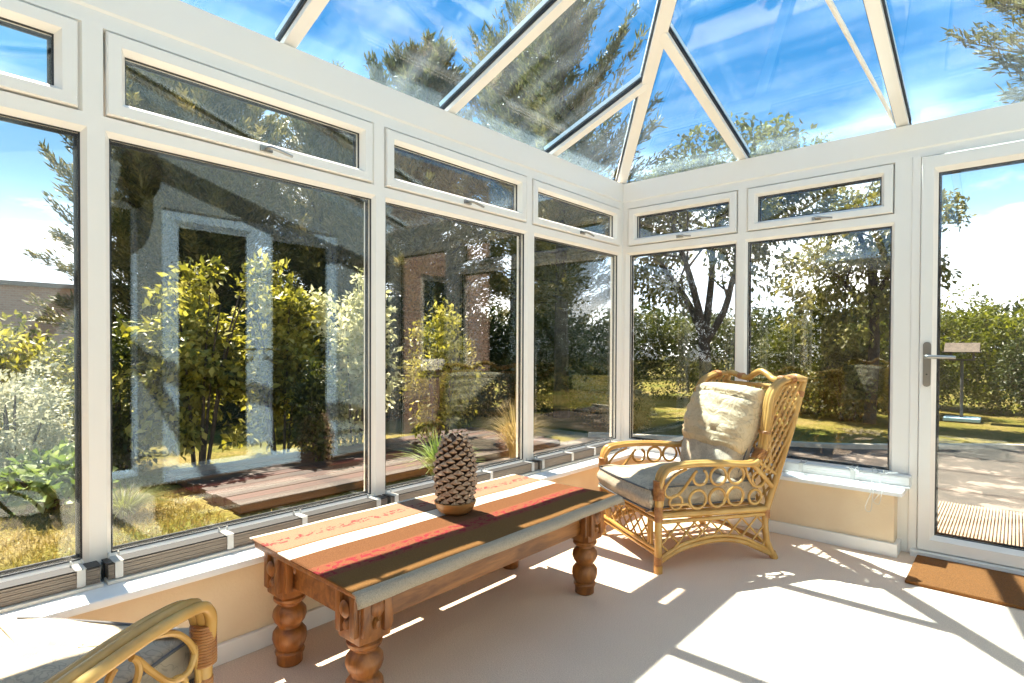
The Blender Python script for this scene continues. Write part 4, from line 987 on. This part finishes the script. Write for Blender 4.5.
# loose grass blades on the near lawn
rs = np.random.RandomState(77); n = 26000
pos = np.stack([rs.uniform(-3.6, -0.35, n), rs.uniform(-4.2, -1.2, n), np.full(n, GZ - 0.02)], 1); pos = pos[~((pos[:, 0] < -1.8) & (pos[:, 1] > -1.9))]
d = unit(rs.normal(size=pos.shape) * 0.5 + np.array([[0, 0, 0.9]])); d[:, 2] = np.abs(d[:, 2])
o = leaf_mesh('lawn_grass', pos, d, unit(rs.normal(size=pos.shape)), 0.02 + 0.03 * rs.random(len(pos)), 0.007, 'blade'); tag(o, 'short dry grass on the lawn outside the left windows', 'grass', kind='stuff')

# deciduous trees
def tree(name, loc, label, trunk, limbs, cl, mat, seed, per, cr, ln, wd, tr=0.11):
    rs = np.random.RandomState(seed); t = empty(name, (loc[0], loc[1], GZ), label=label, cat='tree'); m = MB(); ends = []
    m.tube(trunk, [tr, tr * 0.72], 10, smooth=4)
    for lb in limbs:
        P = [Vector(p) for p in lb]; m.tube(P, [tr * 0.6, tr * 0.38, tr * 0.16], 8, smooth=4); ends.append(P)
        for q in range(7):
            f = rs.uniform(0.3, 1.0); i = min(len(P) - 2, int(f * (len(P) - 1))); b = P[i].lerp(P[i + 1], f * (len(P) - 1) - i); e = b + Vector(rs.normal(size=3)) * 0.45 + Vector((0, 0, 0.25))
            m.tube([b, b.lerp(e, 0.5) + Vector(rs.normal(size=3)) * 0.06, e], [tr * 0.2, tr * 0.1, tr * 0.05], 5, smooth=3)
    m.build('trunk', 'bark', t, True)
    c = []
    for cx, cy, cz, rx, rz_, k in cl:
        dd = unit(rs.normal(size=(k, 3))) * (rs.random((k, 1)) ** 0.4) * np.array([[rx, rx, rz_]]); c.append(dd + np.array([[cx, cy, cz]]))
    leafy(rs, np.concatenate(c), per, cr, ln, wd, mat, t, droop=0.5)
    return t
tree('garden_tree', (-1.45, 4.9), 'dark-trunked forked tree behind the window right of the corner post',
     [(0, 0, 0), (0.02, 0, 0.7), (-0.02, 0.0, 1.35)],
     [[(0, 0, 1.25), (-0.35, 0.1, 1.9), (-0.9, 0.2, 2.6), (-1.2, 0.2, 3.2)], [(0, 0, 1.3), (0.05, 0.1, 2.1), (0.1, 0.1, 2.9), (0.25, 0.1, 3.6)], [(0, 0, 1.2), (0.3, 0, 1.7), (0.55, -0.1, 2.4), (1.1, -0.1, 3.0)], [(0, 0, 1.35), (-0.15, -0.2, 2.2), (-0.4, -0.3, 3.1), (-0.35, -0.3, 3.7)]],
     [(-0.7, 0.1, 3.2, 0.9, 0.5, 55), (0.2, 0.1, 3.55, 0.9, 0.5, 60), (0.95, 0, 3.1, 0.75, 0.45, 45), (0.0, 0.1, 2.7, 1.0, 0.35, 24), (-1.1, 0.1, 2.4, 0.5, 0.4, 26), (1.35, 0.1, 3.4, 0.45, 0.3, 18), (0.5, 0.1, 3.95, 1.1, 0.3, 60), (-0.5, 0.1, 3.8, 0.6, 0.3, 30), (0.7, 0.1, 2.5, 0.6, 0.4, 24), (-0.7, 0.1, 2.0, 0.5, 0.35, 16)], 'treeleaf', 61, 34, 0.2, 0.085, 0.045)
tree('garden_tree', (0.42, 6.6), 'leafy green tree between the right-hand window and the door',
     [(0, 0, 0), (0.05, 0, 1.3), (0.0, 0, 2.6)],
     [[(0, 0, 1.6), (-0.4, 0, 2.2), (-0.9, 0, 2.7)], [(0, 0, 1.8), (0.35, 0, 2.5), (0.6, 0, 3.2)], [(0, 0, 2.4), (-0.2, 0.1, 3.0), (-0.2, 0.1, 3.5)]],
     [(-0.1, 0, 3.0, 0.75, 0.75, 75), (-0.75, 0, 2.35, 0.6, 0.5, 40), (0.3, 0, 2.2, 0.5, 0.8, 55), (-0.35, 0, 1.6, 0.8, 0.6, 55), (0.85, 0.1, 3.1, 0.3, 0.2, 8), (0.7, 0.0, 2.3, 0.25, 0.3, 8)], 'treeleaf', 62, 40, 0.2, 0.085, 0.045, 0.085)


# bird table on the lawn
bt = empty('bird_table', (1.42, 8.0, GZ), label='wooden bird table on a dark post above a pale blue base, behind the door glass', cat='bird table')
m = MB(); m.tube([(0.02, 0, 0.03), (0.02, 0, 0.95)], 0.022, 10); m.build('post', 'greymetal', bt, True)
m = MB(); m.box((-0.14, -0.12, 0.95), (0.18, 0.12, 0.975), ch=0.004); 
for x in (-0.12, 0.16):
    for y in (-0.1, 0.1): m.box((x - 0.01, y - 0.01, 0.97), (x + 0.01, y + 0.01, 1.09))
m.build('tray', 'slate', bt)
m = MB(); m.prism([(-0.2, -0.17, 1.085), (-0.2, 0.17, 1.085), (-0.2, 0.0, 1.23)], (0.44, 0, 0)); m.box((-0.22, -0.18, 1.075), (0.26, 0.18, 1.09), ch=0.003); m.build('roof', 'slate', bt)
m = MB(); m.box((-0.2, -0.2, 0.0), (0.26, 0.2, 0.055), ch=0.01); m.build('base', 'paleblue', bt)

# neighbour's flat-roofed brick building
nb = empty('brick_building', (-18, -4, GZ), label='flat-roofed brown brick building beyond the hedge in the leftmost pane', cat='building')
m = MB(); m.box((-3, -10, 0), (2, 5, 2.55)); m.build('wall', 'brick', nb)
m = MB(); m.box((-3.1, -10.1, 2.55), (2.12, 5.12, 2.66), ch=0.01); m.build('roof', 'roofdark', nb)

# hedges and a conifer added out of view to darken the pane reflections
hedge('added_side_hedge', [(-7.0, -5.6), (-6.4, -9.0), (-4.0, -11.5), (1.5, -12.5)], 0.6, 3.6, 'midleaf', 'tall mixed hedge added out of view to darken reflections right of the corner post', 12, 900, 50, 0.32, 0.12, 0.06)
hedge('added_side_hedge', [(6.2, 2.2), (6.4, 5.5), (7.4, 9.5)], 0.6, 4.2, 'darkleaf', 'tall dark hedge added out of view, darkening reflections left of the corner post', 13, 700, 50, 0.32, 0.12, 0.06)
place(copy_tree(conA), -9.5, -5.4, 1.0, 1.0, 2.9, 'conifer added outside the left frame edge to darken reflections in the right-hand window')
# far tree belt
hedge('tree_belt', [(-16, 10), (-8, 16), (2, 19), (14, 17)], 1.6, 2.6, 'darkleaf', 'distant dark tree belt on the skyline behind the right windows', 9, 900, 40, 0.5, 0.2, 0.11, 'trees')

# ------------------------------------------------------------------ light, sky, camera
w = bpy.data.worlds.new('sky'); bpy.context.scene.world = w; w.use_nodes = True; nt = w.node_tree; nt.nodes.clear()
out = nt.nodes.new('ShaderNodeOutputWorld'); bg = nt.nodes.new('ShaderNodeBackground')
tc = N(nt, 'ShaderNodeTexCoord'); sx = N(nt, 'ShaderNodeSeparateXYZ'); nt.links.new(tc.outputs['Generated'], sx.inputs[0])
g = ramp(nt, [(0.0, (0.92, 0.93, 0.95)), (0.08, (0.80, 0.88, 0.97)), (0.22, (0.32, 0.60, 0.88)), (0.40, (0.07, 0.36, 0.70)), (0.75, (0.03, 0.255, 0.57))]); nt.links.new(sx.outputs[2], g.inputs[0])
mp = N(nt, 'ShaderNodeMapping'); mp.inputs['Scale'].default_value = (1.6, 1.6, 5.0); mp.inputs['Location'].default_value = (0.3, 0.1, 0.25); nt.links.new(tc.outputs['Generated'], mp.inputs[0])
no = N(nt, 'ShaderNodeTexNoise', i_Scale=2.0, i_Detail=7.0, i_Roughness=0.55); nt.links.new(mp.outputs[0], no.inputs['Vector'])
cm = ramp(nt, [(0.45, (0, 0, 0)), (0.62, (1, 1, 1))]); nt.links.new(no.outputs['Fac'], cm.inputs[0])
el = ramp(nt, [(0.0, (1, 1, 1)), (0.26, (0.85, 0.85, 0.85)), (0.36, (0.14, 0.14, 0.14)), (0.8, (0.05, 0.05, 0.05))]); nt.links.new(sx.outputs[2], el.inputs[0])
mu = N(nt, 'ShaderNodeMixRGB', blend_type='MULTIPLY'); mu.inputs[0].default_value = 1; nt.links.new(cm.outputs[0], mu.inputs[1]); nt.links.new(el.outputs[0], mu.inputs[2])
mx = N(nt, 'ShaderNodeMixRGB'); mx.inputs[2].default_value = (1.12, 1.08, 1.02, 1); nt.links.new(mu.outputs[0], mx.inputs[0]); nt.links.new(g.outputs[0], mx.inputs[1])
nt.links.new(mx.outputs[0], bg.inputs[0]); 
mr = N(nt, 'ShaderNodeMapRange'); mr.inputs['From Min'].default_value = 0.0; mr.inputs['From Max'].default_value = 0.24; mr.inputs['To Min'].default_value = 1.3; mr.inputs['To Max'].default_value = 0.58
nt.links.new(sx.outputs[2], mr.inputs['Value'])
ma = N(nt, 'ShaderNodeMath', operation='MULTIPLY_ADD'); ma.inputs[1].default_value = 0.7; nt.links.new(mu.outputs[0], ma.inputs[0]); nt.links.new(mr.outputs[0], ma.inputs[2]); nt.links.new(ma.outputs[0], bg.inputs[1])   # bright haze and cloud low in the sky
nt.links.new(bg.outputs[0], out.inputs[0])

sun = bpy.data.lights.new('sun', 'SUN'); sun.energy = 9.2; sun.angle = math.radians(0.55); sun.color = (1.0, 0.90, 0.75)
so = bpy.data.objects.new('sun', sun); C.objects.link(so)
so.rotation_euler = Vector((-1.188, 0.08, 2.16)).to_track_quat('Z', 'Y').to_euler(); so.location = (-6, 0, 10)

cam = bpy.data.cameras.new('camera'); co = bpy.data.objects.new('camera', cam); C.objects.link(co)
cam.sensor_width = 36.0; cam.lens = 575.17 / 1024 * 36.0; cam.shift_y = (352.8 - 341.5) / 1024; cam.clip_start = 0.02; cam.clip_end = 300
yaw, pitch, roll = 0.7204, -0.0127, 0.0039
fw = Vector((-math.sin(yaw) * math.cos(pitch), math.cos(yaw) * math.cos(pitch), math.sin(pitch))); rt = Vector((math.cos(yaw), math.sin(yaw), 0)); up = rt.cross(fw)
r2 = rt * math.cos(roll) + up * math.sin(roll); u2 = -rt * math.sin(roll) + up * math.cos(roll)
co.matrix_world = Matrix(((r2.x, u2.x, -fw.x, 2.09), (r2.y, u2.y, -fw.y, -3.5347), (r2.z, u2.z, -fw.z, 1.04), (0, 0, 0, 1)))
sc = bpy.context.scene; sc.camera = co
sc.view_settings.view_transform = 'Standard'; sc.view_settings.look = 'None'; sc.view_settings.gamma = 1.0; sc.view_settings.use_curve_mapping = False
sc.view_settings.exposure = 1.27
sc.cycles.use_denoising = True
sc.cycles.max_bounces = 12; sc.cycles.transparent_max_bounces = 24; sc.cycles.diffuse_bounces = 5; sc.cycles.glossy_bounces = 4; sc.cycles.sample_clamp_indirect = 6.0
